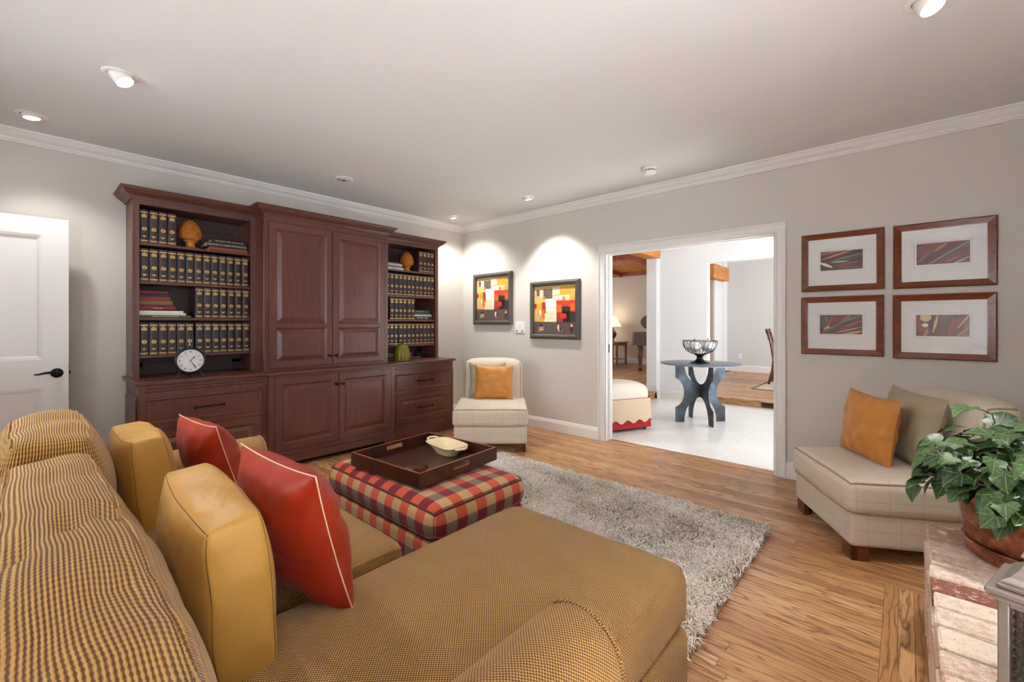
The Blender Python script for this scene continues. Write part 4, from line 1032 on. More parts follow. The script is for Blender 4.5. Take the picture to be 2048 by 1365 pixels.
# ------------------------------------------------------------------ shag rug
RX0, RX1, RY0, RY1 = -3.12, -1.10, -4.03, -1.76
t = MB(); t.box(RX0, RX1, RY0, RY1, .001, .012, .003); rug = obj('rug', t, MAT['rugback']); tag(rug, 'beige shag rug under the plaid ottoman and the chaise', 'rug')
def shag():
    g = np.random.default_rng(3); n = 27000
    x = g.uniform(RX0+.01, RX1-.005, n); y = g.uniform(RY0+.005, RY1-.01, n)
    keep = ~((x < -2.66) & (y < -3.36)) & ~((x < -2.34) & (x > -2.86) & (y > -3.0) & (y < -2.12)) & ~(x < -3.1)
    x, y = x[keep], y[keep]; n = len(x); B = 5
    cl = np.sin(x*9.1+2*np.sin(y*5.3))*np.sin(y*8.3+1.7*np.sin(x*6.7))+.6*np.sin(x*23+y*17)*np.sin(y*27-x*9)
    dirn = 2.2*np.sin(x*6+1.3*y)+2.4*np.sin(y*5-2*x)+g.normal(0, .9, n)
    X = np.repeat(x, B)+g.normal(0, .004, n*B); Y = np.repeat(y, B)+g.normal(0, .004, n*B); D = np.repeat(dirn, B)+g.normal(0, .7, n*B)
    Hh = g.uniform(.020, .036, n*B); bend = g.uniform(.022, .045, n*B); w = g.uniform(.0018, .0030, n*B)
    dx, dy = np.cos(D), np.sin(D); px, py = -dy*w, dx*w
    z0 = np.full(n*B, .010)
    V = np.empty((n*B, 5, 3))
    V[:, 0] = np.stack([X-px, Y-py, z0], 1); V[:, 1] = np.stack([X+px, Y+py, z0], 1)
    mx, my, mz = X+dx*bend*.4, Y+dy*bend*.4, z0+Hh*.85
    V[:, 2] = np.stack([mx+px, my+py, mz], 1); V[:, 3] = np.stack([mx-px, my-py, mz], 1)
    V[:, 4] = np.stack([X+dx*bend, Y+dy*bend, z0+Hh*1.0-bend*.22], 1)
    N_ = n*B; base = (np.arange(N_)*5)[:, None]
    loops = (base+np.array([0, 1, 2, 3, 3, 2, 4])).astype(np.int32).ravel()
    me = bpy.data.meshes.new('pile'); me.vertices.add(N_*5); me.vertices.foreach_set('co', V.ravel()); me.loops.add(len(loops)); me.loops.foreach_set('vertex_index', loops)
    me.polygons.add(N_*2); st = (np.arange(N_)*7)[:, None]+np.array([0, 4]); me.polygons.foreach_set('loop_start', st.ravel().astype(np.int32))
    me.update(calc_edges=True); me.materials.append(MAT['pile'])
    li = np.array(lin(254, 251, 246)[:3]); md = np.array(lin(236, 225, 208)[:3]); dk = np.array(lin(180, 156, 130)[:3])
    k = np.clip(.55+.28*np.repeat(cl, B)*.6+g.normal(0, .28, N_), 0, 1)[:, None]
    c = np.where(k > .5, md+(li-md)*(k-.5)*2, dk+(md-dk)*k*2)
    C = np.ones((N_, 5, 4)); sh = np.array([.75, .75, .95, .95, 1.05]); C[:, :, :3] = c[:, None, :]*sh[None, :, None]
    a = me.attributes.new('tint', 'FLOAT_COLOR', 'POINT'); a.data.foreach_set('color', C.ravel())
    o = bpy.data.objects.new('pile', me); COL.objects.link(o); o.parent = rug; o['kind'] = 'stuff'
shag()

# ------------------------------------------------------------------ plaid ottoman, tray, bowl
OX, OY = -2.60, -2.57
t = thing('ottoman', 'red and tan plaid ottoman holding a dark square tray, on the rug', 'ottoman', (OX, OY, .012))
m = MB(); cushion(.315, .505, .10, .03, n=5, mb=m, c=(0, 0, .155)); obj('base', m, MAT['plaid'], t)
m = MB(); cushion(.328, .523, .084, .078, (0, 0, .021), 12, .002, 5, 1, m, (0, 0, .325), uvo=(.03, .02)); sfs = m.surf; cu = obj('seat_cushion', m, MAT['plaid'], t)
for z in (.084, -.084): m = MB(); m.tube([sfs((p[0], p[1], z)) for p in rect_poly(.328, .523, 40)], .006, 6, True); obj('piping', m, MAT['plaidpipe'], cu)
for sx in (-1, 1):
    for sy in (-1, 1): m = MB(); m.prism([(sx*.25, sy*.44), (sx*.30, sy*.44), (sx*.30, sy*.49), (sx*.25, sy*.49)], 2, 0, .06); obj('foot', m, MAT['leg'], t)
ZT = .446
t = thing('serving_tray', 'square dark brown leather tray with cut-out handles on the plaid ottoman', 'tray', (-2.574, -2.562, ZT), math.radians(4.2))
hs = .292; wt = .011; hh = .075
m = MB(); m.box(-hs, hs, -hs, hs, 0, .008, .001); obj('tray_floor', m, MAT['traywood'], t)
def side(ax, s, handle):
    m = MB(); e = MB()
    def bx(mm, a0, a1, z0, z1, g=0, c=.0012):
        d0, d1 = (s*hs, s*(hs-wt)); d0, d1 = min(d0, d1)-g, max(d0, d1)+g
        if ax == 0: mm.box(d0, d1, a0, a1, z0, z1, c)
        else: mm.box(a0, a1, d0, d1, z0, z1, c)
    L_ = hs if ax == 0 else hs-wt
    if handle:
        bx(m, -L_, -.06, .004, hh); bx(m, .06, L_, .004, hh); bx(m, -.06, .06, .004, .034); bx(m, -.06, .06, .060, hh)
        bx(e, -.06, .06, .0335, .0345, -.001, 0); bx(e, .0585, .0598, .035, .059, -.001, 0); bx(e, -.0598, -.0585, .035, .059, -.001, 0)
    else: bx(m, -L_, L_, .004, hh)
    bx(e, -L_, L_, hh-.0002, hh+.0012, -.0006, 0)
    p = obj('tray_side', m, MAT['traywood'], t); obj('worn_edge', e, MAT['trayedge'], p)
side(0, -1, False); side(0, 1, False); side(1, -1, True); side(1, 1, True)
m = MB()
for sx in (-1, 1):
    for sy in (-1, 1):
        m.cyl((sx*(hs+.0005), sy*(hs+.0005), .004), (sx*(hs+.0005), sy*(hs+.0005), hh), .0012, 5)
        m.lathe([(0, .002), (.003, .001), (.0035, 0)], 8, (sx*(hs-.03), sy*(hs+.001), .02))
obj('corner_studs', m, MAT['traywood'], t)
t = thing('ceramic_bowl', 'cream oval ceramic dish with loop handles inside the dark tray', 'bowl', (-2.395, -2.535, ZT+.008), math.radians(84))
m = MB(); n = 36; prof = [(0, .001), (.50, .001), (.55, .003), (.62, .02), (.86, .052), (.97, .060), (1.0, .064), (.97, .067), (.90, .063), (.62, .030), (.50, .012), (.0, .010)]
V = []; F = []
for (s, z) in prof:
    for i in range(n):
        a = 2*PI*i/n; rx = .155*math.copysign(abs(math.cos(a))**.82, math.cos(a)); ry = .092*math.copysign(abs(math.sin(a))**.82, math.sin(a)); sc_ = 1-.06*math.cos(4*a) if s > .8 else 1
        V.append((rx*s*sc_, ry*s*sc_, z))
for k in range(len(prof)-1):
    for i in range(n): j = (i+1) % n; F.append((k*n+i, k*n+j, (k+1)*n+j, (k+1)*n+i))
m.add(V, F, None, True); obj('dish', m, MAT['ceramic'], t)
for s in (-1, 1):
    m = MB(); P = [(s*(.150+.030*math.sin(PI*i/12)), .036*math.cos(PI*i/12), .062+.004*math.sin(PI*i/12)) for i in range(13)]
    m.tube(P, .0075, 8); m.lathe([(0, .008), (.007, .005), (.008, 0), (.006, -.006), (0, -.008)], 10, (s*.182, 0, .065)); obj('loop_handle', m, MAT['ceramic'], t)
t = thing('glass_dish', 'small round amber glass dish in the near corner of the tray', 'dish', (-2.708, -2.665, ZT+.008))
m = MB(); m.lathe([(0, .001), (.04, .001), (.052, .006), (.060, .016), (.062, .018), (.058, .018), (.050, .010), (.038, .005), (0, .005)], 32); obj('dish_body', m, MAT['amberglass'], t)
m = MB(); m.tube([(.0605*math.cos(2*PI*i/32), .0605*math.sin(2*PI*i/32), .018) for i in range(32)], .0016, 6, True); obj('rim', m, MAT['amberglass'], t)

# ------------------------------------------------------------------ slipper chairs
def slipper(label, loc, rz, sc_=1.0, w=.72):
    t = thing('slipper_chair', label, 'chair', loc, rz, 'linen slipper chairs'); hx = w/2; LN = MAT['linen']
    d = .78
    m = MB(); cushion(hx-.008, d/2-.01, .09, .025, n=6, mb=m, c=(0, 0, .165)); obj('base', m, LN, t)
    m = MB(); cushion(hx+.006, .355, .088, .042, (0, .008, .028), 14, .003, 5, 2, m, (0, -.04, .335), uvo=(.02, .01)); sfs = m.surf; s = obj('seat_cushion', m, LN, t)
    for z in (.088, -.088): m = MB(); m.tube([sfs((p[0], p[1], z)) for p in rect_poly(hx+.006, .355, 30)], .0055, 6, True); obj('piping', m, MAT['linenpipe'], s)
    def shp(q):
        x, y, z = q; tt = (z+.30)/.6; y += .05*tt+.05*max(0, tt-.7)**1.3; y += .02*(x/hx)**2*(-1)
        z -= .035*(abs(x)/hx)**3*max(0, tt)
        return [x, y, z]
    m = MB(); cushion(hx-.035, .10, .30, .085, (0, .022, .0), 14, .002, 5, 3, m, (0, .29, .565), shape=shp, uvo=(.03, .04)); sfb = m.surf; b = obj('backrest', m, LN, t)
    for sx in (-1, 1):
        m = MB(); q = hx-.035; P = [sfb((sx*q, -.10, -.28+.58*i/24)) for i in range(25)]+[sfb((sx*q, -.10+.2*i/10, .30)) for i in range(1, 9)]
        m.tube(P, .0055, 6); obj('piping', m, MAT['linenpipe'], b)
    for sx in (-1, 1):
        for sy in (-1, 1):
            m = MB(); x0_, x1_ = sx*(hx-.02), sx*(hx-.12); y0_, y1_ = sy*(d/2-.02), sy*(d/2-.10)
            m.box(x0_, x1_, y0_, y0_-sy*.03, 0, .08, .003); m.box(x0_, x0_-sx*.03, y0_, y1_, 0, .08, .003); obj('leg', m, MAT['leg'], t)
    return t
fx, fy = -FWD.x, -FWD.y
CH1 = slipper('pale linen slipper chair in the corner beside the cherry wall unit', (-1.09+.39*FWD.x-.02, -1.636+.39*FWD.y, 0), math.atan2(fx, -fy), w=.73)
c1 = CH1.location; R1_ = CH1.rotation_euler.z
n2 = Vector((-.5, .867, 0)); rz2 = math.atan2(n2.x, -n2.y)
c2 = Vector((-.932, -4.235, 0))-n2*.39
CH2 = slipper('beige linen slipper chair behind the brick hearth, under the four framed prints', tuple(c2), rz2, w=.70)
def chair_pillow(ch_loc, ch_rz, lx, ly, lz, dyaw, lean, roll, label, m, hx, hy, T, seed, grp):
    p = Vector(ch_loc)+Matrix.Rotation(ch_rz, 3, 'Z') @ Vector((lx, ly, lz))
    # pillow faces +x at yaw 0; chair faces local -y
    return place_pillow('throw_pillow', label, 'pillow', tuple(p), ch_rz-PI/2+dyaw, lean, grp, 'knife', hx, hy, T, m, None, seed, roll)
ZS = .438
GP, GQ = 'silk pillows on the corner chair', 'silk pillows on the chair by the hearth'
chair_pillow(c1, R1_, -.055, .15, ZS, .05, .16, .0, 'grey green silk pillow at the back of the corner chair', MAT['sage'], .205, .195, .06, 3, GP)
chair_pillow(c1, R1_, .015, .03, ZS, -.08, .20, .0, 'copper gold silk pillow standing in front of the grey one on the corner chair', MAT['orange'], .21, .185, .075, 5, GP)
place_pillow('throw_pillow', 'sage green silk pillow leaning on the back of the chair by the hearth', 'pillow', (-.668, -4.615, ZS), math.radians(120), .16, GQ, 'knife', .235, .212, .075, MAT['sage'], None, 7, -.05)
place_pillow('throw_pillow', 'copper orange silk pillow in front of the sage one on the chair by the hearth', 'pillow', (-.745, -4.44, ZS), math.radians(126), .13, GQ, 'knife', .215, .198, .075, MAT['orange'], None, 9, -.04)

# ------------------------------------------------------------------ pictures on the right wall (local: x along the wall to -y, y depth, z up)
RW = -PI/2    # local +x -> world -y ; local -y -> world -x
def wallthing(name, label, cat, y, z, group=None, x=0.0): return thing(name, label, cat, (x, y, z), RW, group)
def frame(parent, w, h, fw, d, m, bevel_out=True, y0=0):
    mb = MB(); x, z = w/2, h/2
    R = [(-x, x, -z, z, 0), (-x, x, -z, z, -d*.55), (-x+.004, x-.004, -z+.004, z-.004, -d*.62), (-x+fw*.45, x-fw*.45, -z+fw*.45, z-fw*.45, -d), (-x+fw*.8, x-fw*.8, -z+fw*.8, z-fw*.8, -d*.86), (-x+fw, x-fw, -z+fw, z-fw, -d*.7), (-x+fw, x-fw, -z+fw, z-fw, -.004)]
    if not bevel_out: R[3] = (-x+fw*.2, x-fw*.2, -z+fw*.2, z-fw*.2, -d); R[4] = (-x+fw*.9, x-fw*.9, -z+fw*.9, z-fw*.9, -d*.62); R[5] = (-x+fw, x-fw, -z+fw, z-fw, -d*.58)
    mb.rings(R, cap=False); return obj('frame', mb, m, parent, recalc=False)
def quadm(mb, pts, y, mi=0):
    mb.add([(p[0], y, p[1]) for p in pts], [tuple(range(len(pts)))], mi=mi)
def painted(nm, r, g, b, var=.35, sc=22, rough=.6):
    m, nt, bs = mat(nm); setp(bs, rough=rough); n = NOISE(nt, COORD(nt, 'Object'), sc, 5, .7, .6)
    L(nt, MIX(nt, 1.0, lin(r, g, b), M(nt, 'MULTIPLY_ADD', n, 2*var, 1-var), 'MULTIPLY'), bs.inputs['Base Color']); return m
ART = [painted('art_'+k, *v) for k, v in dict(cream=(236, 222, 180), white=(240, 236, 220), ochre=(224, 168, 60), tan=(214, 186, 126), taupe=(104, 88, 78), red=(214, 62, 30), orange=(226, 104, 36), black=(52, 42, 36), rust=(168, 62, 42), brown=(96, 80, 72), pink=(196, 152, 130), scarlet=(226, 44, 40), gold=(222, 190, 110)).items()]
AI = {k: i for i, k in enumerate(['cream', 'white', 'ochre', 'tan', 'taupe', 'red', 'orange', 'black', 'rust', 'brown', 'pink', 'scarlet', 'gold'])}
FRM = plain('charcoal_frame', lin(78, 70, 64), .45, var=.1)
def abstract(label, y, z):
    t = wallthing('framed_painting', label, 'painting', y, z, 'abstract paintings in charcoal frames')
    w, h = .71, .68; frame(t, w, h, .055, .046, FRM)
    m = MB(); X, Z = w/2-.05, h/2-.05; rr = random.Random(2)
    def blk(u0, u1, v0, v1, c, k, j=.012):  # u from left, v from the top, both 0..1
        P = [(u0, v0), ((u0+u1)/2, v0), (u1, v0), (u1, (v0+v1)/2), (u1, v1), ((u0+u1)/2, v1), (u0, v1), (u0, (v0+v1)/2)]
        P = [(min(.998, max(.002, a+rr.uniform(-j, j))), min(.998, max(.002, b+rr.uniform(-j, j)))) for a, b in P]
        quadm(m, [(-X+2*X*a, Z-2*Z*b) for a, b in P][::-1], -.004-.0004*k, AI[c])
    quadm(m, [(-X, -Z), (X, -Z), (X, Z), (-X, Z)], -.004, AI['cream'])
    blk(0, 1, 0, .05, 'tan', 1, .002)
    for b in [(0, .45, .05, .33, 'tan', 1), (.06, .12, .08, .2, 'rust', 2), (.13, .2, .07, .22, 'white', 2), (.10, .13, .1, .21, 'taupe', 3), (.23, .44, .08, .28, 'taupe', 2), (.44, .62, .05, .2, 'cream', 2), (.62, .95, .05, .21, 'ochre', 2),
              (.44, .6, .19, .24, 'tan', 3), (0, .28, .22, .36, 'gold', 2), (0, .06, .36, .48, 'rust', 4), (0, .27, .36, .5, 'ochre', 3), (.02, .12, .46, .6, 'gold', 4), (.10, .2, .42, .62, 'ochre', 5), (.13, .18, .5, .7, 'white', 6), (.2, .28, .34, .56, 'rust', 6), (.2, .27, .5, .68, 'orange', 7), (.0, .27, .58, .73, 'gold', 5), (.02, .25, .63, .74, 'ochre', 6), (.03, .16, .6, .7, 'tan', 7),
              (.27, .58, .26, .73, 'white', 4), (.3, .5, .52, .73, 'cream', 5), (.68, .76, .24, .32, 'ochre', 4), (.84, 1, .22, .33, 'ochre', 4), (.52, .68, .22, .31, 'white', 5),
              (.54, 1, .31, .75, 'red', 5), (.54, .68, .4, .55, 'orange', 6), (.86, 1, .38, .5, 'orange', 6), (.67, .86, .44, .75, 'black', 7), (.67, 1, .54, .76, 'black', 7), (.55, .7, .56, .75, 'rust', 8), (.64, .77, .58, .67, 'scarlet', 9, .006),
              (0, 1, .74, 1, 'brown', 10, .006), (.12, .24, .82, .93, 'pink', 11), (.13, .23, .79, .84, 'black', 12), (.57, .61, .80, .89, 'cream', 12, .004), (.58, .68, .88, .93, 'pink', 13, .006), (.62, .67, .86, .92, 'black', 14, .005), (.87, .91, .79, .84, 'cream', 12, .004), (.86, .92, .84, .95, 'black', 12, .004)]: blk(*b)
    for i in range(10): u = .48+.04*i; blk(u, u+.012, .27+.02*rr.random(), .285+.02*rr.random(), 'black', 12, .002)
    for i in range(9): u = .3+.026*i; blk(u, u+.014, .455, .461, 'taupe', 12, .001)
    for i in range(9): u = .56+.028*i; blk(u, u+.008, .70, .76+.02*rr.random(), 'black', 13, .003)
    obj('canvas', m, ART, t, recalc=False)
abstract('abstract painting of orange and red blocks, close to the room corner', -.59, 1.58)
abstract('abstract painting of orange and red blocks, beside the wide doorway', -1.597, 1.412)
FR2 = wood('red_brown_frame', lin(84, 38, 18), lin(128, 64, 32), .22, (3, 30, 30), .3, .1, 'Object')
MATB = plain('white_mat_board', lin(224, 224, 222), .8, var=.01)
PA = [painted('print_'+k, *v, var=.3, sc=40) for k, v in dict(plum=(92, 44, 48), wine=(122, 48, 56), olive=(86, 78, 66), grey=(78, 74, 74), peach=(206, 146, 112), orange=(184, 112, 66), bone=(226, 214, 192), rose=(176, 110, 110), dark=(56, 44, 42), cream=(214, 186, 130)).items()]
PI_ = {k: i for i, k in enumerate(['plum', 'wine', 'olive', 'grey', 'peach', 'orange', 'bone', 'rose', 'dark', 'cream'])}
PR = {
 0: [('rose', (0, .12), (.55, .0), .1, 'plum'), ('plum', (0, .3), (.8, -.05), .16), ('orange', (-.02, .2), (.34, 0), .05), ('peach', (0, .42), (.76, .0), .09), ('plum', (.05, .52), (1, .02), .12), ('grey', (.3, .5), (1.05, .28), .22), ('bone', (.26, .5), (1, .2), .025), ('grey', (.05, .55), (.7, .62), .2), ('bone', (.26, .56), (.68, .57), .06), ('bone', (-.02, .55), (.3, .85), .14), ('wine', (.3, .8), (1, .68), .16), ('rose', (.5, .72), (1, .58), .04), ('plum', (.35, .92), (1, .86), .1), ('rose', (.4, .86), (1, .92), .03), ('dark', (0, 1.0), (.4, .92), .1)],
 1: [('wine', (0, .55), (.4, -.1), .5), ('olive', (.05, .9), (.5, -.05), .2), ('orange', (.34, .42), (.6, .02), .12), ('plum', (.1, 1), (.9, -.05), .24), ('rose', (.0, .9), (.3, .3), .05), ('wine', (.3, 1), (1, .1), .2), ('bone', (.22, 1), (1.0, .02), .03), ('olive', (.3, 1.02), (1.02, .12), .2), ('wine', (.5, 1), (1, .42), .22), ('rose', (.55, .9), (.8, .72), .07), ('cream', (.68, 1.05), (1.02, .72), .06), ('olive', (.75, 1.05), (1.02, .85), .08)],
 2: [('olive', (.0, 0), (.16, 1), .4), ('wine', (.18, .45), (.5, -.1), .34), ('rose', (.17, .6), (.3, .2), .05), ('bone', (.13, 0), (.18, .5), .015), ('cream', (.1, .75), (.25, .58), .12), ('orange', (.45, .45), (.75, 0), .12), ('olive', (.08, .95), (.85, .05), .2), ('cream', (.05, .95), (.55, .35), .02), ('bone', (.5, .4), (.95, .03), .02), ('grey', (.3, .7), (1, .1), .14), ('wine', (.35, .95), (1, .3), .26), ('rose', (.6, .6), (1, .28), .05), ('cream', (.35, .95), (1, .62), .05), ('peach', (.55, 1), (1, .85), .12), ('olive', (.2, 1), (.5, .92), .1)],
 3: [('plum', (.0, .5), (.15, .5), 1.4), ('wine', (.0, 0), (.1, 1), .3), ('cream', (.08, .12), (.30, .12), .42), ('bone', (.12, .45), (.24, .52), .2), ('orange', (.16, 1), (.28, .55), .16), ('dark', (.24, .8), (.36, -.1), .08), ('cream', (.33, .85), (.42, 0), .1), ('olive', (.38, .7), (.55, -.05), .12), ('plum', (.34, 1), (.62, 0), .26), ('grey', (.45, .5), (.64, .0), .14), ('wine', (.62, 1), (.86, .0), .34), ('rose', (.62, .9), (.72, .05), .03), ('cream', (.78, .65), (1.0, .0), .07), ('olive', (.78, .95), (1.02, .3), .14), ('orange', (.76, 1.02), (1.02, .55), .10), ('dark', (.9, .9), (1.02, .8), .1)]}
def print_frame(label, y, z, k):
    t = wallthing('framed_print', label, 'picture', y, z, 'four leaf photographs in red-brown frames')
    w, h = .50, .445; frame(t, w, h, .045, .030, FR2, False)
    ih = MB(); X, Z = w/2-.043, h/2-.043; px, pz = .128, .072; cz_ = .008
    m = MB(); m.rings([(-X, X, -Z, Z, -.012), (-px-.012, px+.012, cz_-pz-.012, cz_+pz+.012, -.012), (-px-.0105, px+.0105, cz_-pz-.0105, cz_+pz+.0105, -.009), (-px, px, cz_-pz, cz_+pz, -.009), (-px, px, cz_-pz, cz_+pz, -.006)], cap=False)
    obj('mat_board', m, MATB, t, recalc=False)
    m = MB(); quadm(m, [(-px, cz_-pz), (px, cz_-pz), (px, cz_+pz), (-px, cz_+pz)], -.0062, PI_['plum' if k != 0 else 'dark'])
    def clip(poly):
        for ax_, lo, sg in ((0, 0, 1), (0, 1, -1), (1, 0, 1), (1, 1, -1)):
            out = []
            for i in range(len(poly)):
                a, b = poly[i-1], poly[i]; fa, fb = sg*(a[ax_]-lo) >= 0, sg*(b[ax_]-lo) >= 0
                if fa != fb: q = (lo-a[ax_])/(b[ax_]-a[ax_]); out.append((a[0]+(b[0]-a[0])*q, a[1]+(b[1]-a[1])*q))
                if fb: out.append(b)
            poly = out
            if not poly: break
        return poly
    for i, e in enumerate(PR[k]):
        c, a, b, wd = e[:4]; A, B = Vector((a[0]*1.78, a[1])), Vector((b[0]*1.78, b[1])); d = (B-A).normalized(); n_ = Vector((-d.y, d.x)); Lh = (B-A).length
        poly = [A-n_*wd*.22, A+d*Lh*.4-n_*wd*.5, A+d*Lh*.75-n_*wd*.42, B-n_*wd*.12, B+n_*wd*.12, A+d*Lh*.75+n_*wd*.42, A+d*Lh*.4+n_*wd*.5, A+n_*wd*.22]
        poly = clip([(p.x/1.78, p.y) for p in poly])
        if len(poly) >= 3: quadm(m, [(-px+2*px*u, cz_+pz-2*pz*v) for u, v in poly][::-1], -.0063-.00006*i, PI_[c])
    obj('leaf_photograph', m, PA, t, recalc=False)
    m = MB(); m.box(-X, X, -.0155, -.0145, -Z, Z); obj('pane', m, MAT['pane'], t)
print_frame('framed print of pale pointed leaves, upper one next to the doorway', -4.270, 1.722, 0)
print_frame('framed print of diagonal red leaves, upper one away from the doorway', -4.816, 1.718, 1)
print_frame('framed print of olive and wine leaves, lower one next to the doorway', -4.267, 1.236, 2)
print_frame('framed print of leaves with a round cream thorn, lower one away from the doorway', -4.814, 1.230, 3)
t = wallthing('wall_control', 'white two-knob wall control plate between the two abstract paintings', 'control', -1.065, 1.204)
m = MB(); m.box(-.078, .078, -.008, 0, -.068, .068, .002); obj('plate', m, MAT['plate'], t)
for s in (-1, 1):
    m = MB(); m.lathe([(0, .012), (.010, .012), (.011, .002), (.013, 0)], 14); m.v = [(p[0]+s*.042, -.008-p[2], p[1]-.042) for p in m.v]; obj('knob', m, MAT['chrome'], t)
m = MB()
for i in range(4): m.box(-.012+.001*i, .012-.001*i, -.0088, -.0078, .035-.02*i, .039-.02*i)
obj('marks', m, plain('grey_print', lin(170, 170, 170), .5), t)

# ------------------------------------------------------------------ ceiling fixtures
LENS = emit('lamp_glow', (1, .93, .82, 1), 14)
CLAB = ['recessed ceiling spotlight above the white door', 'large swivelled recessed spotlight, nearer than the one above the door', 'recessed ceiling spotlight in the room corner, over the corner painting', 'recessed ceiling spotlight in front of the painting beside the doorway', 'recessed spotlight at the ceiling edge above the hearth side']
for i, (x, y, ax, ay) in enumerate(LIGHTS):
    t = thing('recessed_light', CLAB[i], 'ceiling light', (x, y, H), 0, 'recessed ceiling spotlights')
    m = MB(); m.lathe([(.050, -.001), (.052, -.006), (.062, -.008), (.074, -.006), (.078, 0)], 32); obj('trim_ring', m, MAT['trim'], t)
    m = MB(); m.lathe([(.0, -.002), (.0515, -.002)], 28); obj('dark_throat', m, MAT['black'], t)
    tilt = Vector((ax, ay, -1)).normalized(); q = tilt.to_track_quat('-Z', 'Y').to_matrix()
    m = MB(); dp = .05 if i in (1, 4) else .022
    m.lathe([(.046, .02), (.047, -.0), (.045, -dp*.5), (.042, -dp), (.039, -dp+.001)], 24); m.v = [tuple(q @ Vector(p)) for p in m.v]; g = obj('gimbal', m, MAT['plate'], t)
    m = MB(); m.lathe([(0, -dp-.007), (.015, -dp-.006), (.028, -dp-.003), (.039, -dp+.002)], 20); m.v = [tuple(q @ Vector(p)) for p in m.v]; obj('lens', m, LENS, g)
t = thing('ceiling_grille', 'small unlit slotted round ceiling fitting above the media cabinet', 'ceiling light', (-2.137, -.742, H))
m = MB(); m.lathe([(.02, -.012), (.03, -.012), (.034, -.008), (.066, -.008), (.078, -.004), (.08, 0)], 28); obj('trim_ring', m, MAT['trim'], t)
m = MB(); m.lathe([(0, -.006), (.02, -.006)], 16); obj('bulb_well', m, MAT['black'], t)
m = MB(); m.lathe([(0, -.016), (.008, -.013), (.011, -.006)], 12); obj('bulb', m, MAT['chrome'], t)
for k in range(10):
    a = 2*PI*k/10; m = MB(); c_, s_ = math.cos(a), math.sin(a); P = lambda r, w_: (r*c_-w_*s_, r*s_+w_*c_, -.0085)
    m.add([P(.042, -.005), P(.058, -.005), P(.058, .005), P(.042, .005)], [(0, 1, 2, 3)]); obj('slot', m, MAT['black'], t)
t = thing('smoke_detector', 'white round smoke detector on the ceiling near the doorway wall', 'smoke detector', (-.509, -2.987, H))
m = MB(); m.lathe([(0, -.062), (.03, -.061), (.045, -.056), (.052, -.046), (.054, -.034)], 32); obj('cap', m, MAT['plate'], t)
m = MB(); m.lathe([(.048, -.036), (.048, -.022)], 32); obj('vent_band', m, plain('grey_vent', lin(120, 118, 114), .6), t)
for k in range(16): a = 2*PI*k/16; m = MB(); m.box(.047, .055, -.003, .003, -.036, -.02, .001); m.v = [(p[0]*math.cos(a)-p[1]*math.sin(a), p[0]*math.sin(a)+p[1]*math.cos(a), p[2]) for p in m.v]; obj('vent_fin', m, MAT['plate'], t)
m = MB(); m.lathe([(.054, -.022), (.062, -.018), (.064, 0), (0, 0)], 32); obj('mount', m, MAT['plate'], t)
# ------------------------------------------------------------------ raised brick hearth
HX0, HX1, HY, HZ = -3.62, -1.545, -4.690, .40
t = thing('brick_hearth', 'raised hearth of whitewashed bricks carrying the copper pot and the lantern', 'hearth', (HX1, HY, 0))
def setn(me, v): set_attr(me, 'tone', [v]*len(me.vertices))
m = MB(); m.box(HX0, HX1+.006-.012, HY-.79, HY-.008, 0, HZ-.010); obj('mortar_core', m, MAT['mortar'], t, True)
rb = random.Random(9)
def brick(x0, x1, y0, y1, z0, z1, tone, jit=.0025):
    mb = MB(); mb.box(x0, x1, y0, y1, z0, z1, .006)
    mb.v = [(p[0]+rb.uniform(-jit, jit), p[1]+rb.uniform(-jit, jit), p[2]+rb.uniform(-jit, jit)) for p in mb.v]
    b = obj('brick', mb, MAT['brick'], t, True); setn(b.data, tone); return b
pitch = .1085; k = 0; x = HX1
while x > HX0+.05:
    w = .20 if k == 0 else .0975
    tone = .05 if k == 4 else rb.uniform(.35, .8)
    if k == 0: tone = .2
    dz = rb.uniform(-.002, .002)
    for (ya, yb) in ((HY, HY-.20), (HY-.211, HY-.41), (HY-.421, HY-.62), (HY-.631, HY-.79)): brick(x-w, x, yb, ya+(rb.uniform(-.003, .003) if ya == HY else 0), HZ-.062, HZ+dz, tone if ya == HY else rb.uniform(.3, .8))
    x -= w+.011; k += 1
for c in range(4):
    z0 = .006+c*.083; x = HX1+.003-(.1 if c % 2 else 0)
    if c % 2: brick(HX1-.095, HX1+.003, HY-.09, HY+.002, z0, z0+.072, rb.uniform(.15, .5))
    while x > HX0:
        brick(x-.2, x, HY-.09, HY+.002, z0, z0+.072, rb.uniform(.15, .5)); x -= .21
    for j in range(3): y = HY-.10-.21*j; brick(HX1-.09, HX1+.003, y-.2, y, z0, z0+.072, rb.uniform(.2, .6))
m = MB(); m.box(-3.25, -1.75, YF, HY-.79, 0, H); struct('wall_front.001', m, MAT['wall'])

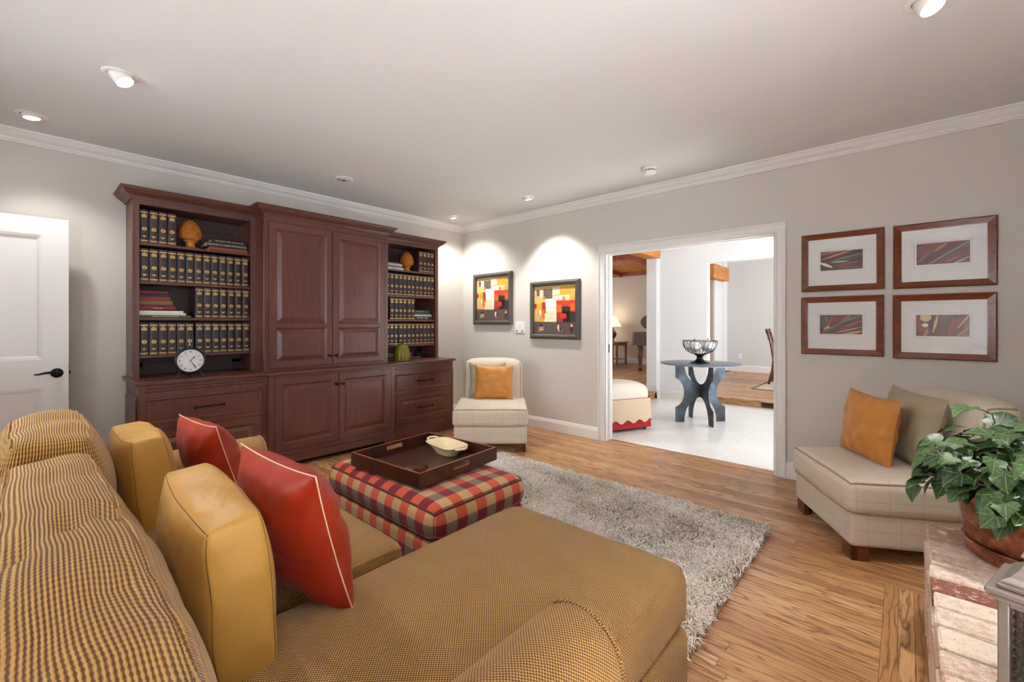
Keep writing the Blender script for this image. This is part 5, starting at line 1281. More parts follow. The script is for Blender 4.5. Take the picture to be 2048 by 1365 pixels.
# ------------------------------------------------------------------ copper pot with ivy
PX, PY = -1.735, -4.975
t = thing('potted_ivy', 'leafy green ivy in a hammered copper pot on the brick hearth', 'plant', (PX, PY, HZ+.002))
m = MB(); m.lathe([(0, .002), (.165, 0), (.176, .004), (.181, .012), (.183, .03), (.180, .045), (.182, .06), (.190, .12), (.199, .19), (.204, .222), (.208, .228), (.209, .236), (.205, .241), (.198, .238), (.194, .215), (.17, .03), (0, .03)], 48); pot = obj('pot', m, MAT['copper'], t)
m = MB(); m.lathe([(.188, .05), (.1855, .052), (.1855, .056), (.189, .058)], 48); obj('band', m, MAT['copper'], pot)
m = MB(); m.lathe([(0, .205), (.196, .195)], 24); obj('soil', m, MAT['soil'], t)
def leafmesh(k):
    r_ = random.Random(40+k)
    out = [(0, -.02), (.22, -.20), (.48, -.16), (.60, .06), (.52, .26), (.58, .40), (.36, .58), (.14, .86), (0, 1.02)]
    if k % 2: out = [(0, .0), (.2, -.16), (.44, -.14), (.56, .08), (.5, .34), (.36, .58), (.18, .8), (.06, .95), (0, 1.0)]
    mid = [(0, .15), (0, .45), (0, .72)]
    q = []
    for i in range(len(out)-1):
        p0, p1, p2, p3 = out[max(0, i-1)], out[i], out[i+1], out[min(len(out)-1, i+2)]
        q.append(p1); f = lambda a, b, c, d: (-a+9*b+9*c-d)/16
        if i < len(out)-2: q.append((f(p0[0], p1[0], p2[0], p3[0]), f(p0[1], p1[1], p2[1], p3[1])))
    out = q+[out[-1]]
    mb = MB(); cv = .28+.15*r_.random()
    Z = lambda x, y: .20*abs(x)*(1-.3*y)-cv*(y-.3)**2*.8-.10*math.sin(5*y+3*abs(x))*abs(x)
    V = []; idx = {}
    for s in (1, -1):
        for i, (x, y) in enumerate(out): V.append((s*x*(1+.06*r_.uniform(-1, 1)), y, Z(x, y)))
    o = len(V)
    for (x, y) in mid: V.append((x, y, Z(x, y)-.015))
    n = len(out); F = []
    mp = [o if i < n*.42 else (o+1 if i < n*.74 else o+2) for i in range(n)]
    for s in (0, 1):
        b = s*n
        for i in range(n-1):
            f = [b+i, b+i+1, mp[i+1]]; F.append(tuple(f if s == 0 else f[::-1]))
            if mp[i] != mp[i+1]: f = [b+i, mp[i+1], mp[i]]; F.append(tuple(f if s == 0 else f[::-1]))
    mb.add(V, F, [[(V[q][0], V[q][1]) for q in f] for f in F], True)
    return mb.mesh('leaf', MAT['leaf'])
LM = [leafmesh(k) for k in range(4)]
rl = random.Random(21)
def leaf(p, nrm, tipdir, s):
    n_ = Vector(nrm).normalized(); td = Vector(tipdir); td = (td-n_*td.dot(n_)); td = td.normalized() if td.length > 1e-4 else Vector((1, 0, 0)); xx = td.cross(n_)
    M4 = Matrix(((xx.x, td.x, n_.x, p[0]), (xx.y, td.y, n_.y, p[1]), (xx.z, td.z, n_.z, p[2]), (0, 0, 0, 1))) @ Matrix.Scale(s, 4)
    o = bpy.data.objects.new('leaf', rl.choice(LM)); COL.objects.link(o); o.parent = t; o.matrix_basis = M4; return o
def vine(pts, r=.0022): mb = MB(); mb.tube(pts, r, 5); obj('vine', mb, MAT['stem'], t)
tocam = (CAM-Vector((PX, PY, .7))).normalized()
for i in range(285):
    a = math.radians(172)+rl.uniform(-2.3, 2.3); el = math.asin(rl.uniform(-.22, 1.0)); R = (.20+.10*rl.random())*(1.0 if i % 3 else .8)
    d = Vector((math.cos(a)*math.cos(el), math.sin(a)*math.cos(el), math.sin(el)))
    p = Vector((d.x*R*1.12, d.y*R*1.05, .27+d.z*R*.78))
    nrm = d*.8+Vector((0, 0, .75))+Vector((rl.uniform(-.6, .6), rl.uniform(-.6, .6), rl.uniform(-.3, .3)))+tocam*.25
    tip = Vector((d.x, d.y, -.45))+Vector((rl.uniform(-.5, .5), rl.uniform(-.5, .5), rl.uniform(-.4, .3)))
    s = rl.uniform(.046, .074)
    leaf(p, nrm, tip, s)
    if i % 5 == 0: vine([(d.x*.05, d.y*.05, .2), (d.x*R*.6, d.y*R*.6, .26+d.z*R*.6), (p.x-tip.normalized().x*.01, p.y, p.z)])
# trailing shoots that hang towards the sofa side and over the rim
hang = [(Vector((-.235, .10, .20)), Vector((-.6, .6, .5)), (0, .1, -1), .07), (Vector((-.23, .12, .28)), (-.5, .5, .7), (-.6, .7, -.1), .085), (Vector((-.14, .20, .30)), (-.4, .7, .5), (-.2, .8, -.3), .08),
        (Vector((-.262, -.02, .175)), (-1, .35, .1), (.1, .1, -1), .092), (Vector((-.20, .08, .245)), (-.8, .6, .4), (-.2, .3, -1), .075), (Vector((-.10, .235, .255)), (-.5, .8, .4), (-.1, .6, -.8), .075), (Vector((-.02, .29, .27)), (-.4, .8, .5), (0, .7, -.6), .08),
        (Vector((-.03, .32, .205)), (-.5, .8, .2), (-.1, .2, -1), .07), (Vector((.02, .27, .31)), (-.4, .6, .7), (.1, .8, -.2), .085), (Vector((-.255, -.08, .255)), (-1, .1, .6), (-.4, 0, -1), .085), (Vector((-.21, -.16, .29)), (-.8, -.2, .7), (-.7, -.2, -.6), .09)]
for p, n_, td, s in hang:
    leaf(p, n_, td, s); vine([(p.x*.35, p.y*.35, .235), (p.x*.8, p.y*.8, max(p.z+.04, .27)), tuple(p)], .002)
vine([(.05, .03, .25), (.10, .08, .42), (.09, .10, .50), (.05, .13, .52), (.02, .17, .53)], .0026)
leaf((.02, .17, .53), (-.3, .3, .9), (-.6, .6, .1), .07); leaf((.09, .08, .47), (-.5, .2, .8), (.6, -.2, -.1), .08)

# ------------------------------------------------------------------ lantern
t = thing('lantern', 'square pewter lantern with lattice glass sides at the hearth front', 'lantern', (-2.60, -4.872, HZ+.002), math.radians(-16))
PW_ = MAT['pewter']
def sq(m, h, z0, z1, c=.002): m.box(-h, h, -h, h, z0, z1, c)
m = MB(); sq(m, .084, 0, .012); sq(m, .078, .012, .024); obj('base', m, PW_, t)
for sx in (-1, 1):
    for sy in (-1, 1): m = MB(); m.box(sx*.074, sx*.056, sy*.074, sy*.056, .024, .226, .002); obj('post', m, PW_, t)
m = MB()
for s in (-1, 1): m.box(-.056, .056, s*.074, s*.058, .214, .226, .001); m.box(s*.074, s*.058, -.056, .056, .214, .226, .001); m.box(-.056, .056, s*.074, s*.058, .024, .034, .001); m.box(s*.074, s*.058, -.056, .056, .024, .034, .001)
obj('rail', m, PW_, t)
def lattice():
    mb = MB(); z0, z1, h = .034, .214, .056
    mb.box(-h, -h+.004, -.0015, .0015, z0, z1); mb.box(h-.004, h, -.0015, .0015, z0, z1); mb.box(-h+.020, -h+.023, -.0015, .0015, z0, z1); mb.box(h-.023, h-.020, -.0015, .0015, z0, z1)
    n = 9; st = (z1-z0)/n
    for s in (-1, 1):
        for i in range(n):
            for (a, b) in ((0, 1), (1, 0)): mb.tube([(s*(h-.003), 0, z0+st*(i+a)), (s*(h-.021), 0, z0+st*(i+b))], .0016, 4)
    for sx in (-1, 1):
        for sz in (0, 1):
            c = (sx*0.0, 0, (z0+z1)/2); P = [(sx*.033*math.cos(PI/2*i/8), 0, (z1-.02 if sz else z0+.02)+(-1 if sz else 1)*.05*math.sin(PI/2*i/8)) for i in range(9)]; mb.tube(P, .002, 5)
            P = [(sx*(.016+.016*math.cos(2*PI*i/10)), 0, (z1-.03 if sz else z0+.03)+.016*math.sin(2*PI*i/10)) for i in range(10)]; mb.tube(P, .0018, 4, True)
    P = [(.026*math.cos(2*PI*i/16), 0, (z0+z1)/2+.04*math.sin(2*PI*i/16)) for i in range(16)]; mb.tube(P, .002, 5, True)
    return mb.mesh('lattice', MAT['pewterdark'])
lm_ = lattice(); gl = MB(); gl.box(-.057, .057, .003, .005, .030, .218); gm = gl.mesh('pane', MAT['pane'])
for k in range(4):
    M4 = Matrix.Rotation(k*PI/2, 4, 'Z') @ Matrix.Translation((0, -.066, 0))
    o = bpy.data.objects.new('lattice', lm_); COL.objects.link(o); o.parent = t; o.matrix_basis = M4
    o = bpy.data.objects.new('pane', gm); COL.objects.link(o); o.parent = t; o.matrix_basis = M4
m = MB(); sq(m, .086, .226, .236); sq(m, .092, .238, .252, .003); sq(m, .076, .252, .262)
V = []; lv = [(.070, .262), (.070, .268), (.058, .276), (.046, .292), (.040, .304), (.040, .310)]
for h_, z_ in lv: V += [(-h_, -h_, z_), (h_, -h_, z_), (h_, h_, z_), (-h_, h_, z_)]
F = [(k*4+i, k*4+(i+1) % 4, k*4+4+(i+1) % 4, k*4+4+i) for k in range(len(lv)-1) for i in range(4)]+[(20, 21, 22, 23)]
m.add(V, F); sq(m, .03, .31, .322); sq(m, .044, .322, .328, .002); obj('lid', m, PW_, t)
m = MB(); m.tube([(.035*math.cos(2*PI*i/20), 0, .362+.035*math.sin(2*PI*i/20)) for i in range(20)], .003, 6, True); obj('ring_handle', m, PW_, t)
m = MB(); m.lathe([(0, .024), (.026, .024), (.026, .11), (.024, .112), (.004, .108), (0, .108)], 20); m.tube([(0, 0, .108), (.001, 0, .118)], .001, 4); obj('candle', m, plain('ivory_candle', lin(226, 214, 186), .6), t)

# ------------------------------------------------------------------ hall behind the doorway
PZ = .11; WX = 3.10; PYs = -1.515
hf = MB(); hf.box(TH, 3.3, -5.6, -1.4, -.08, -.012); fl = struct('floor.001', hf, MAT['grout'])
TS = .60
yy = -1.52; i = 0
while yy > -5.6:
    xx = TH+.002
    while xx < WX+.08:
        m = MB(); x1_ = min(xx+TS-.002, WX+.08); m.box(xx, x1_, max(-5.6, yy-TS+.002), yy, -.012, 0, .0008); obj('tile', m, MAT['tile'], fl); xx += TS
    yy -= TS
def step(name_, x0, x1, y0, y1): pass
# raised oak floors with riser boards and nosings
def boards(parent, x0, x1, y0, y1, ax, z, nmax, pw=.0572):
    r2 = random.Random(int(abs(x0*100+y0*10))); mb = MB(); tn = []; u = (y0 if ax == 0 else x0); ue = (y1 if ax == 0 else x1)
    lo, hi = (x0, x1) if ax == 0 else (y0, y1)
    while u < ue-.005:
        u1 = min(u+pw, ue); s = lo; first = True
        while s < hi-.001:
            ln = r2.uniform(.2, 1.2) if first else r2.uniform(.6, 1.6); first = False; e = hi if hi-(s+ln) < .3 else s+ln
            p = (s, e, u, u1, 0) if ax == 0 else (u, u1, s, e, 1)
            k0 = len(mb.v); plank_geo(mb, p, tn); mb.v[k0:] = [(q[0], q[1], q[2]+z) for q in mb.v[k0:]]; s = e
        u = u1
    me = mb.mesh('planks', MAT['oak']); set_attr(me, 'tone', tn); o = bpy.data.objects.new('planks', me); COL.objects.link(o); o.parent = parent; o['kind'] = 'stuff'
def oakpart(nm, mb, parent, tone=.4):
    me = mb.mesh(nm, MAT['oak']); set_attr(me, 'tone', [tone]*len(me.vertices)); o = bpy.data.objects.new(nm, me); COL.objects.link(o); o.parent = parent; return o
m = MB(); m.box(TH, 7.7, PYs+.02, 4.2, -.05, PZ-.02); f2 = struct('floor.002', m, MAT['leg']); boards(f2, TH, 7.6, PYs+.02, 4.1, 0, PZ, 0)
m = MB(); m.box(TH, 2.945, PYs, PYs+.02, 0, PZ-.02); oakpart('riser', m, f2); m = MB(); m.box(TH, 2.985, PYs-.028, PYs+.06, PZ-.02, PZ+.001, .006); oakpart('nosing', m, f2, .6)
RX = 3.165
m = MB(); m.box(RX+.02, 7.7, -5.6, -1.40, -.05, PZ-.02); f3 = struct('floor.003', m, MAT['leg']); boards(f3, RX+.02, 7.6, -5.5, -1.40, 1, PZ, 0)
m = MB(); m.box(RX, RX+.02, -5.5, -2.30, 0, PZ-.02); oakpart('riser', m, f3, .5); m = MB(); m.box(RX-.028, RX+.06, -5.5, -2.30, PZ-.022, PZ+.001, .007); oakpart('nosing', m, f3, .7)
# vent in the riser
t = thing('floor_vent', 'dark scrolled metal vent set into the oak step riser', 'vent', (RX-.001, -3.19, .062), -PI/2)
m = MB(); m.rings([(-.14, .14, -.048, .048, 0), (-.14, .14, -.048, .048, -.004), (-.12, .12, -.03, .03, -.005), (-.12, .12, -.03, .03, -.001)]); obj('vent_frame', m, MAT['pewterdark'], t, recalc=False)
for k in range(6):
    m = MB(); cx = -.1+.04*k; m.tube([(cx+.017*math.cos(2*PI*i/12), -.004, .017*math.sin(2*PI*i/12)) for i in range(12)], .0025, 4, True); m.tube([(cx-.02, -.004, -.026), (cx+.02, -.004, .026)], .002, 4); obj('scroll', m, MAT['black'], t)
HW, HG, LW = MAT['hallwall'], MAT['hallgrey'], MAT['livwall']
HT = 3.2
m = MB(); m.box(WX, WX+.14, -2.30, -1.53, 0, HT); m.box(WX, WX+.14, -5.6, -2.30, 2.215, HT); m.box(2.95, WX+.14, -1.53, -1.36, PZ, HT); struct('wall_hall', m, HW)
W4 = (.4, 1.8, .7, 2.4)
m = MB(); m.box(TH, W4[0], -5.75, -5.6, 0, HT); m.box(W4[1], WX+.14, -5.75, -5.6, 0, HT); m.box(W4[0], W4[1], -5.75, -5.6, 0, W4[2]); m.box(W4[0], W4[1], -5.75, -5.6, W4[3], HT); struct('wall_hall.001', m, HW)
window('added_window_4', 0, W4[0], W4[1], W4[2], W4[3], -5.6)  # unseen window, made up to let the added spot into the hall
m = MB(); m.box(TH, 3.3, -5.7, -1.36, HT, HT+.1); struct('ceiling.001', m, MAT['ceil'])
m = MB(); m.molding([(.016, 0), (.016, .098), (.012, .104), (.009, .12), (0, .13)], [(2.95, -1.53), (WX, -1.53), (WX, -2.30)]); struct('baseboard_hall', m, MAT['trim'])
m = MB(); m.molding([(.016, PZ), (.016, PZ+.098), (.012, PZ+.104), (.009, PZ+.12), (0, PZ+.13)], [(2.95, -1.36), (2.95, -1.515)]); struct('baseboard_hall.001', m, MAT['trim'])
def plate(label, kind_, y, z, x, group):
    t = wallthing('wall_plate', label, 'switch' if kind_ == 's' else 'outlet', y, z, group, x)
    m = MB(); m.box(-.036, .036, -.006, 0, -.06, .06, .002); obj('plate', m, MAT['plate'], t)
    if kind_ == 's': m = MB(); m.box(-.016, .016, -.009, -.004, -.033, .033, .002); obj('rocker', m, MAT['plate'], t)
    else:
        for s in (-1, 1): m = MB(); m.box(-.015, .015, -.008, -.004, s*.024-.014, s*.024+.014, .002); obj('socket', m, MAT['plate'], t)
plate('white rocker switch on the hall wall left of the wire bowl', 's', -1.644, 1.04, WX, None)
plate('white outlet low on the dining room wall', 'o', -1.71, .475, 7.3, None)
# living and dining room walls
m = MB(); m.box(7.5, 7.65, -1.3, 4.2, PZ, 2.66); struct('wall_living', m, LW)
m = MB(); m.box(TH, 7.65, 4.1, 4.25, PZ, 3.2); struct('wall_living.001', m, LW)
m = MB(); m.box(7.3, 7.45, -5.6, -1.40, PZ, 3.2); struct('wall_dining', m, HG)
m = MB(); m.box(WX+.14, 7.45, -5.75, -5.6, PZ, 3.2); struct('wall_dining.001', m, HG)
m = MB(); m.box(6.98, 7.45, -1.42, -1.3, PZ, 3.2); m.box(6.42, 6.98, -1.40, -1.30, PZ, 3.2); struct('wall_dining.002', m, HW)
m = MB(); m.box(5.85, 6.42, -1.36, -1.26, PZ, 3.2); struct('wall_dining.003', m, plain('opening_shade_taupe', lin(150, 128, 112), .6))  # stands in for a shaded opening; the shade is in its taupe colour
m = MB(); m.box(3.25, 7.5, -5.7, -1.3, 3.2, 3.3); struct('ceiling.002', m, MAT['ceil'])
m = MB(); m.molding([(.018, PZ), (.018, PZ+.12), (.012, PZ+.14), (0, PZ+.15)], [(7.3, -1.42), (7.3, -5.6)]); struct('baseboard_dining', m, MAT['trim'])
m = MB(); m.molding([(.018, PZ), (.018, PZ+.12), (.012, PZ+.14), (0, PZ+.15)], [(7.5, 4.1), (7.5, -1.2)]); struct('baseboard_living', m, MAT['trim'])
def beam(label, x0, x1, y0, y1, z0, z1, mt, nm='ceiling_beam'):
    m = MB(); m.box(x0, x1, y0, y1, z0, z1, .006); b = obj(nm, m, mt); b['kind'] = 'structure'; return b
beam('', TH, 2.965, -1.60, -1.38, 2.345, 2.58, MAT['amberwood'])
beam('', 5.86, 6.95, -1.56, -1.37, 2.25, 2.56, MAT['amberwood'])
beam('', 4.9, 5.1, -1.3, 4.1, 2.69, 2.95, MAT['redwood'])
beam('', 7.38, 7.5, -1.3, 4.1, 2.62, 2.78, MAT['redwood'])
m = MB(); 
cl = MB(); cl.add([(TH, -1.36, 3.3), (5.0, -1.36, 2.96), (5.0, 4.2, 2.96), (TH, 4.2, 3.3), (7.5, -1.36, 2.74), (7.5, 4.2, 2.74)], [(0, 1, 2, 3), (1, 4, 5, 2)]); cs = struct('ceiling.003', cl, MAT['redwood'], recalc=False)
yy = -1.3
while yy < 3.0:
    m = MB(); m.box(0, 2.45, yy+.003, yy+.137, -.03, -.006, .003); o = obj('plank', m, MAT['amberwood'], cs); o.location = (5.05, 0, 2.955); o.rotation_euler = (0, math.radians(5.0), 0); yy += .14
for y in (.15, 1.5):
    m = MB(); m.box(0, 2.4, -.05, .05, -.15, -.03, .004); o = obj('rafter', m, MAT['redwood'], cs); o.location = (5.08, y, 2.955); o.rotation_euler = (0, math.radians(5.0), 0)

# ------------------------------------------------------------------ hall table and wire bowl
TX, TY = 1.632, -2.69
t = thing('round_table', 'round blued steel pedestal table with cut-out legs in the white tiled hall', 'table', (TX, TY, 0), PI/4)
m = MB(); m.lathe([(0, .737), (.480, .737), (.486, .741), (.486, .746), (.482, .749), (0, .749)], 72); obj('tabletop', m, MAT['steeltop'], t)
def legplate():
    R = .325; h = .737; P = []
    # outline of one plate: two wide feet, arched openings above and below, scooped sides
    def arc(cx, cz, rx, rz, a0, a1, n=14): return [(cx+rx*math.cos(a0+(a1-a0)*i/n), cz+rz*math.sin(a0+(a1-a0)*i/n)) for i in range(n+1)]
    fw = .115
    P += [(-R, 0), (-R+fw, 0)]
    P += arc(0, 0, R-fw, .315, PI, 0, 18)[1:-1]
    P += [(R-fw, 0), (R, 0), (R, .19)]
    P += arc(R+.002, .375, .115, .175, -PI/2, -3*PI/2, 16)[1:-1]
    P += [(R, .565), (R, h), (R-fw, h)]
    P += arc(0, h, R-fw, .26, 0, -PI, 18)[1:-1]
    P += [(-R+fw, h), (-R, h), (-R, .565)]
    P += arc(-R-.002, .375, .115, .175, PI/2, -PI/2, 16)[1:-1]
    P += [(-R, .19)]
    return P
def plate_leg(ang):
    P = legplate(); n = len(P); th = .003
    from mathutils.geometry import tessellate_polygon
    tri = tessellate_polygon([[Vector((p[0], p[1], 0)) for p in P]])
    V = [(p[0], -th, p[1]) for p in P]+[(p[0], th, p[1]) for p in P]
    F = [tuple(f) for f in tri]+[tuple(q+n for q in f[::-1]) for f in tri]+[(i, (i+1) % n, n+(i+1) % n, n+i) for i in range(n)]
    m = MB(); m.add(V, F); o = obj('leg_plate', m, MAT['steel'], t); o.rotation_euler = (0, 0, ang)
plate_leg(0); plate_leg(PI/2)
t = thing('wire_bowl', 'black wire pedestal bowl holding glass globes on the round steel table', 'bowl', (TX-.02, TY+.0, .749))
m = MB(); m.lathe([(0, 0), (.115, 0), (.118, .008), (.108, .014), (.07, .026), (.045, .045), (.036, .07), (.04, .092), (.062, .104), (.066, .112), (.0, .112)], 32); obj('pedestal', m, MAT['bronze'], t)
prof = [(.05, .112), (.10, .125), (.15, .155), (.185, .195), (.20, .24), (.205, .285)]
for k in range(22):
    a = 2*PI*k/22; m = MB(); b = a+2*PI/44
    P = [(r*math.cos(a), r*math.sin(a), z) for r, z in prof[:-1]]+[(.2035*math.cos((a+b)/2-.02), .2035*math.sin((a+b)/2-.02), .27)]+[(.203*math.cos(b), .203*math.sin(b), .276)]
    m.tube(P, .0032, 5); obj('wire', m, MAT['black'], t)
for (z, r) in ((.285, .206), (.112, .06)): m = MB(); m.tube([(r*math.cos(2*PI*i/40), r*math.sin(2*PI*i/40), z) for i in range(40)], .0042, 6, True); obj('hoop', m, MAT['black'], t)
GP_ = plain('silvered_glass', lin(214, 216, 214), .12, .35, var=.05)
def globe(x, y, z, r, lab):
    t = thing('glass_globe', lab, 'ornament', (x, y, z), 0, 'pumpkin-shaped globes in the wire bowl')
    m = MB(); prof = [(0.004, -r*.82)]+[(r*math.sin(PI*i/14), -r*.85*math.cos(PI*i/14)) for i in range(1, 14)]+[(0.004, r*.78)]; m.lathe(prof, 32)
    m.v = [(p[0]*(1-.10*abs(math.cos(4*math.atan2(p[1], p[0])))), p[1]*(1-.10*abs(math.cos(4*math.atan2(p[1], p[0])))), p[2]) for p in m.v]; obj('body', m, GP_, t)
    m = MB(); m.tube([(0, 0, r*.75), (.002, .003, r*.95), (.012, .0, r*1.15), (.02, 0, r*1.15)], [.008, .006, .005, .003], 6); obj('stem', m, MAT['bronze'], t)
globe(TX-.105, TY+.035, .749+.215, .082, 'silvery pumpkin globe at the left in the wire bowl'); globe(TX+.055, TY-.075, .749+.218, .088, 'silvery pumpkin globe at the right in the wire bowl'); globe(TX+.045, TY+.095, .749+.205, .075, 'silvery pumpkin globe at the back of the wire bowl')

# skirted stool in the hall
t = thing('skirted_stool', 'cream round-topped stool with a scalloped skirt and red hem in the hall', 'stool', (.62, -2.02, 0), math.radians(-26))
CRM = plain('cream_cotton', lin(216, 196, 164), .85, var=.05, scale=80); CRT = plain('ivory_top_fabric', lin(232, 224, 208), .85, var=.03)
RED_ = plain('red_dotted_cotton', lin(176, 30, 38), .85, var=.25, scale=160)
a_, b_ = .36, .235
m = MB(); cushion(a_, b_, .10, .085, (0, 0, .06), 10, 0, 5, 0, m, (0, 0, .415)); obj('seat', m, CRT, t)
m = MB(); m.tube([(p[0], p[1], .375) for p in rect_loop(a_-.002, b_-.002, 0, .04)], .005, 5, True); obj('piping', m, RED_, t)
def skirt(z0f, z1, off, mt, nm):
    mb = MB(); P = rect_loop(a_, b_, 0, .03, 3); pts = []
    for i in range(len(P)):
        A = Vector(P[i]); B = Vector(P[(i+1) % len(P)]); n = max(1, int((B-A).length/.02))
        for k in range(n): pts.append(A.lerp(B, k/n))
    V = []; n = len(pts); s = 0; S_ = [0]
    for i in range(1, n): s += (pts[i]-pts[i-1]).length; S_.append(s)
    for (f, e) in ((0, 0), (.5, .008), (1, .018)):
        for i, p in enumerate(pts):
            d = Vector((p.x, p.y, 0)).normalized(); q = p+d*(off+e); V.append((q.x, q.y, z1+(z0f(S_[i])-z1)*f))
    F = [(k*n+i, k*n+(i+1) % n, (k+1)*n+(i+1) % n, (k+1)*n+i) for k in range(2) for i in range(n)]
    mb.add(V, F, None, True); obj(nm, mb, mt, t)
skirt(lambda s: .115+.02*math.cos(2*PI*s/.155), .375, .004, CRM, 'scalloped_skirt')
skirt(lambda s: .035, .372, -.004, RED_, 'red_underskirt')
for sx in (-1, 1):
    for sy in (-1, 1): m = MB(); m.lathe([(0, 0), (.016, 0), (.019, .012), (.014, .024), (.02, .05)], 12, (sx*(a_-.05), sy*(b_-.05), 0)); obj('foot', m, MAT['leg'], t)

# ------------------------------------------------------------------ living room seen through the doorway
t = thing('side_table', 'wooden side table under the lit lamp by the living room wall', 'table', (7.05, 1.50, PZ), 0)
WD = wood('warm_cherry_table', lin(120, 62, 30), lin(170, 98, 52), .35, (3, 30, 30), .1, .1, 'Object')
m = MB(); m.box(-.32, .32, -.28, .28, .60, .63, .004); obj('tabletop', m, WD, t)
m = MB(); m.box(-.28, .28, -.24, .24, .53, .60); obj('apron', m, WD, t); m = MB(); m.box(-.27, .27, -.23, .23, .14, .16, .002); obj('shelf', m, WD, t)
for sx in (-1, 1):
    for sy in (-1, 1): m = MB(); m.box(sx*.29, sx*.24, sy*.25, sy*.20, 0, .60, .003); obj('leg', m, WD, t)
t = thing('table_lamp', 'lit table lamp with a cream shade and brown urn base on the side table', 'lamp', (7.10, 1.62, PZ+.631))
UR = plain('bronze_urn_glaze', lin(86, 62, 50), .35, .3, var=.25, scale=20)
m = MB(); m.lathe([(0, 0), (.09, 0), (.092, .012), (.06, .03), (.07, .06), (.14, .16), (.155, .22), (.13, .28), (.075, .33), (.07, .36), (.095, .385), (0, .39)], 28); obj('urn', m, UR, t)
m = MB(); m.cyl((0, 0, .39), (0, 0, .50), .01, 8); m.lathe([(0, .72), (.012, .715), (.01, .70)], 8); obj('stem', m, MAT['bronze'], t)
sh, nt_, bs_ = mat('lampshade_fabric'); setp(bs_, rough=.9); bs_.inputs['Base Color'].default_value = lin(240, 222, 184); bs_.inputs['Emission Color'].default_value = (1, .82, .56, 1); bs_.inputs['Emission Strength'].default_value = 1.1
m = MB(); m.lathe([(.29, .43), (.12, .72)], 36); obj('shade', m, sh, t); 
l = bpy.data.lights.new('table_lamp_bulb', 'POINT'); l.energy = 4; l.color = (1, .8, .55); l.shadow_soft_size = .06; lo = bpy.data.objects.new('table_lamp_bulb', l); COL.objects.link(lo); lo.location = (7.10, 1.62, PZ+.631+.80)
t = thing('armchair', 'slatted reclining wooden armchair in front of the lamp', 'chair', (6.05, 1.35, PZ), math.radians(-70))
for s in (-1, 1):
    for yy in (-.25, .25): m = MB(); m.box(s*.30, s*.25, yy-.025, yy+.025, 0, .58, .003); obj('leg', m, WD, t)
    m = MB(); m.box(s*.33, s*.22, -.33, .33, .58, .61, .003); obj('armrest', m, WD, t)
    m = MB(); m.tube([(s*.24, .25, .30), (s*.24, .50, 1.02)], .022, 6); obj('back_post', m, WD, t)
    for k in range(5): m = MB(); x_ = s*.275; m.box(x_-.008, x_+.008, -.18+.08*k-.012, -.18+.08*k+.012, .2, .58, .001); obj('slat', m, WD, t)
m = MB(); cushion(.22, .26, .07, .04, (0, 0, .02), 6, 0, 5, 0, m, (0, -.02, .37)); obj('seat_cushion', m, plain('brown_leather', lin(110, 62, 40), .4), t)
for k in range(6): m = MB(); f = k/5; m.tube([(-.23, .27+.22*f, .36+.6*f), (.23, .27+.22*f, .36+.6*f)], .02, 5); obj('back_slat', m, WD, t)
t = thing('grand_piano', 'dark mahogany grand piano with its lid raised, beside the hall pier', 'piano', (5.95, -.40, PZ), 0)
PN = MAT['piano']
def pcase(z0, z1, gx=0): return [(-.30, .60), (-.27, .66), (-.1, .70), (.15, .66), (.4, .45), (.75, .25), (1.0, -.1), (1.0, -.75), (-.30, -.75)]
m = MB(); m.prism(pcase(0, 0)[::-1], 2, .62, .94); obj('case', m, PN, t)
m = MB(); n = 28; P = [(.05+.34*math.cos(2*PI*i/n)*1.25, .62*math.sin(2*PI*i/n)) for i in range(n)]
lid = MB(); lid.add([(.25, .42*math.sin(2*PI*i/n)+.28, 1.18+.22*math.cos(2*PI*i/n)) for i in range(n)], [tuple(range(n))]); lid.add([(.275, .42*math.sin(2*PI*i/n)+.28, 1.18+.22*math.cos(2*PI*i/n)) for i in range(n)], [tuple(range(n-1, -1, -1))]); lid.add([(.25+.025*j, .42*math.sin(2*PI*i/n)+.28, 1.18+.22*math.cos(2*PI*i/n)) for j in (0, 1) for i in range(n)], [(i, (i+1) % n, n+(i+1) % n, n+i) for i in range(n)]); obj('lid', lid, PN, t)
m = MB(); m.tube([(.2, .05, .94), (.25, .05, 1.05)], .012, 6); obj('lid_prop', m, PN, t)
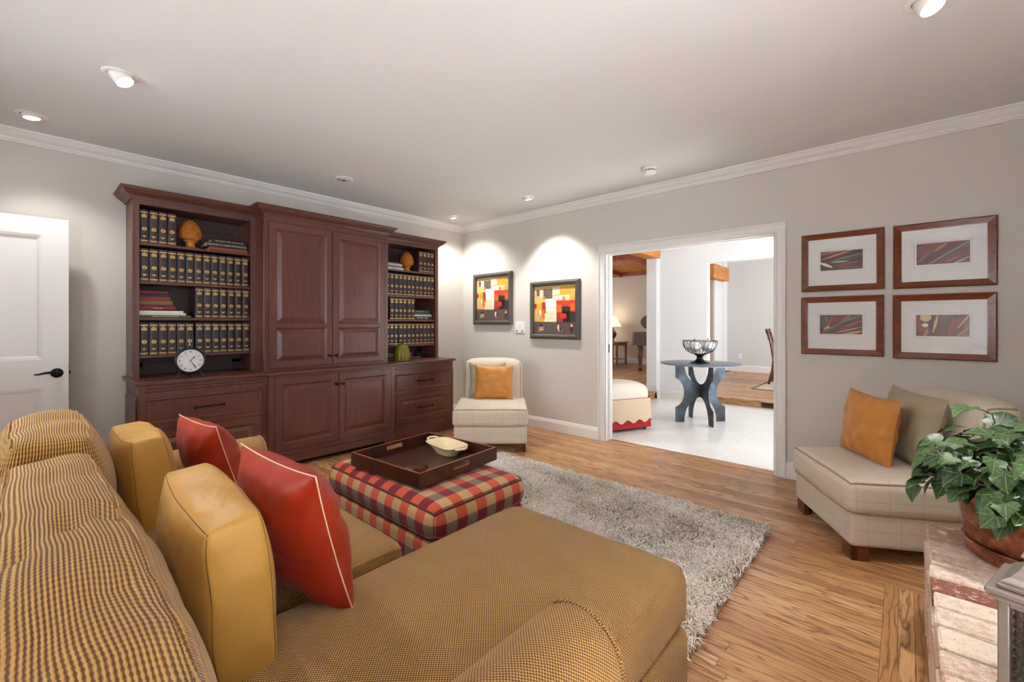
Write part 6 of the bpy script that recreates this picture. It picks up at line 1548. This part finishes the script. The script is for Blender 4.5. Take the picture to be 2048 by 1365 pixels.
for (x_, y_) in ((-.19, .50), (.75, -.02), (-.15, -.62)):
    m = MB(); m.lathe([(0, .05), (.03, .05), (.045, .06), (.045, .09), (.035, .10), (.04, .14), (.055, .42), (.06, .50), (.045, .51), (.065, .53), (.065, .56), (.05, .57), (.075, .60), (.075, .63), (0, .63)], 16, (x_, y_, 0)); m.box(x_-.07, x_+.07, y_-.02, y_+.02, .02, .05, .004); m.lathe([(0, 0), (.02, .0), (.024, .02), (.01, .05)], 10, (x_-.05, y_, 0)); m.lathe([(0, 0), (.02, .0), (.024, .02), (.01, .05)], 10, (x_+.05, y_, 0)); obj('leg', m, PN, t)
# dining chair and rug
rg = MB(); rg.box(4.32, 6.7, -4.6, -2.64, PZ+.001, PZ+.012, .003); rm, nt_, bs_ = mat('patterned_rug'); setp(bs_, rough=.95)
v_ = NOISE(nt_, COORD(nt_, 'Object'), 9, 4, .7, 1.5); L(nt_, RAMP(nt_, v_, [(.35, lin(120, 104, 88)), (.5, lin(196, 182, 158)), (.62, lin(160, 140, 112))]), bs_.inputs['Base Color'])
ro = obj('dining_rug', rg, rm); tag(ro, 'patterned grey and tan rug on the oak floor under the dining chair', 'rug')
m = MB(); m.box(4.335, 6.685, -4.585, -2.655, PZ+.0115, PZ+.0125); 
bd = MB(); 
for (x0_, x1_, y0_, y1_) in ((4.32, 4.36, -4.6, -2.64), (6.66, 6.7, -4.6, -2.64), (4.36, 6.66, -2.68, -2.64), (4.36, 6.66, -4.6, -4.56)): bd.box(x0_, x1_, y0_, y1_, PZ+.0095, PZ+.0125)
obj('border', bd, plain('rug_border', lin(84, 72, 62), .9), ro)
t = thing('dining_chair', 'brown ladder-back dining chair standing on the patterned rug', 'chair', (5.40, -3.02, PZ+.013), math.radians(185))
BRN = MAT['leg']
for s in (-1, 1):
    m = MB(); m.tube([(s*.22, -.30, 0), (s*.215, -.24, .25), (s*.21, -.22, .46), (s*.21, -.26, .75), (s*.21, -.34, 1.03)], .021, 8); obj('rear_leg', m, BRN, t)
    m = MB(); m.tube([(s*.21, .22, 0), (s*.21, .22, .44)], .02, 8); obj('front_leg', m, BRN, t)
for k in range(4): z = .58+.125*k; y = -.235-.035*k; m = MB(); m.box(-.21, .21, y-.012, y+.012, z, z+.06, .004); obj('back_rail', m, BRN, t)
m = MB(); cushion(.235, .235, .03, .025, (0, 0, .01), 6, 0, 5, 0, m, (0, 0, .46)); obj('seat', m, plain('tan_seat', lin(170, 140, 100), .8), t)
for s in (-1, 1): m = MB(); m.box(s*.215-.01, s*.215+.01, -.22, .22, .2, .23, .003); obj('stretcher', m, BRN, t)
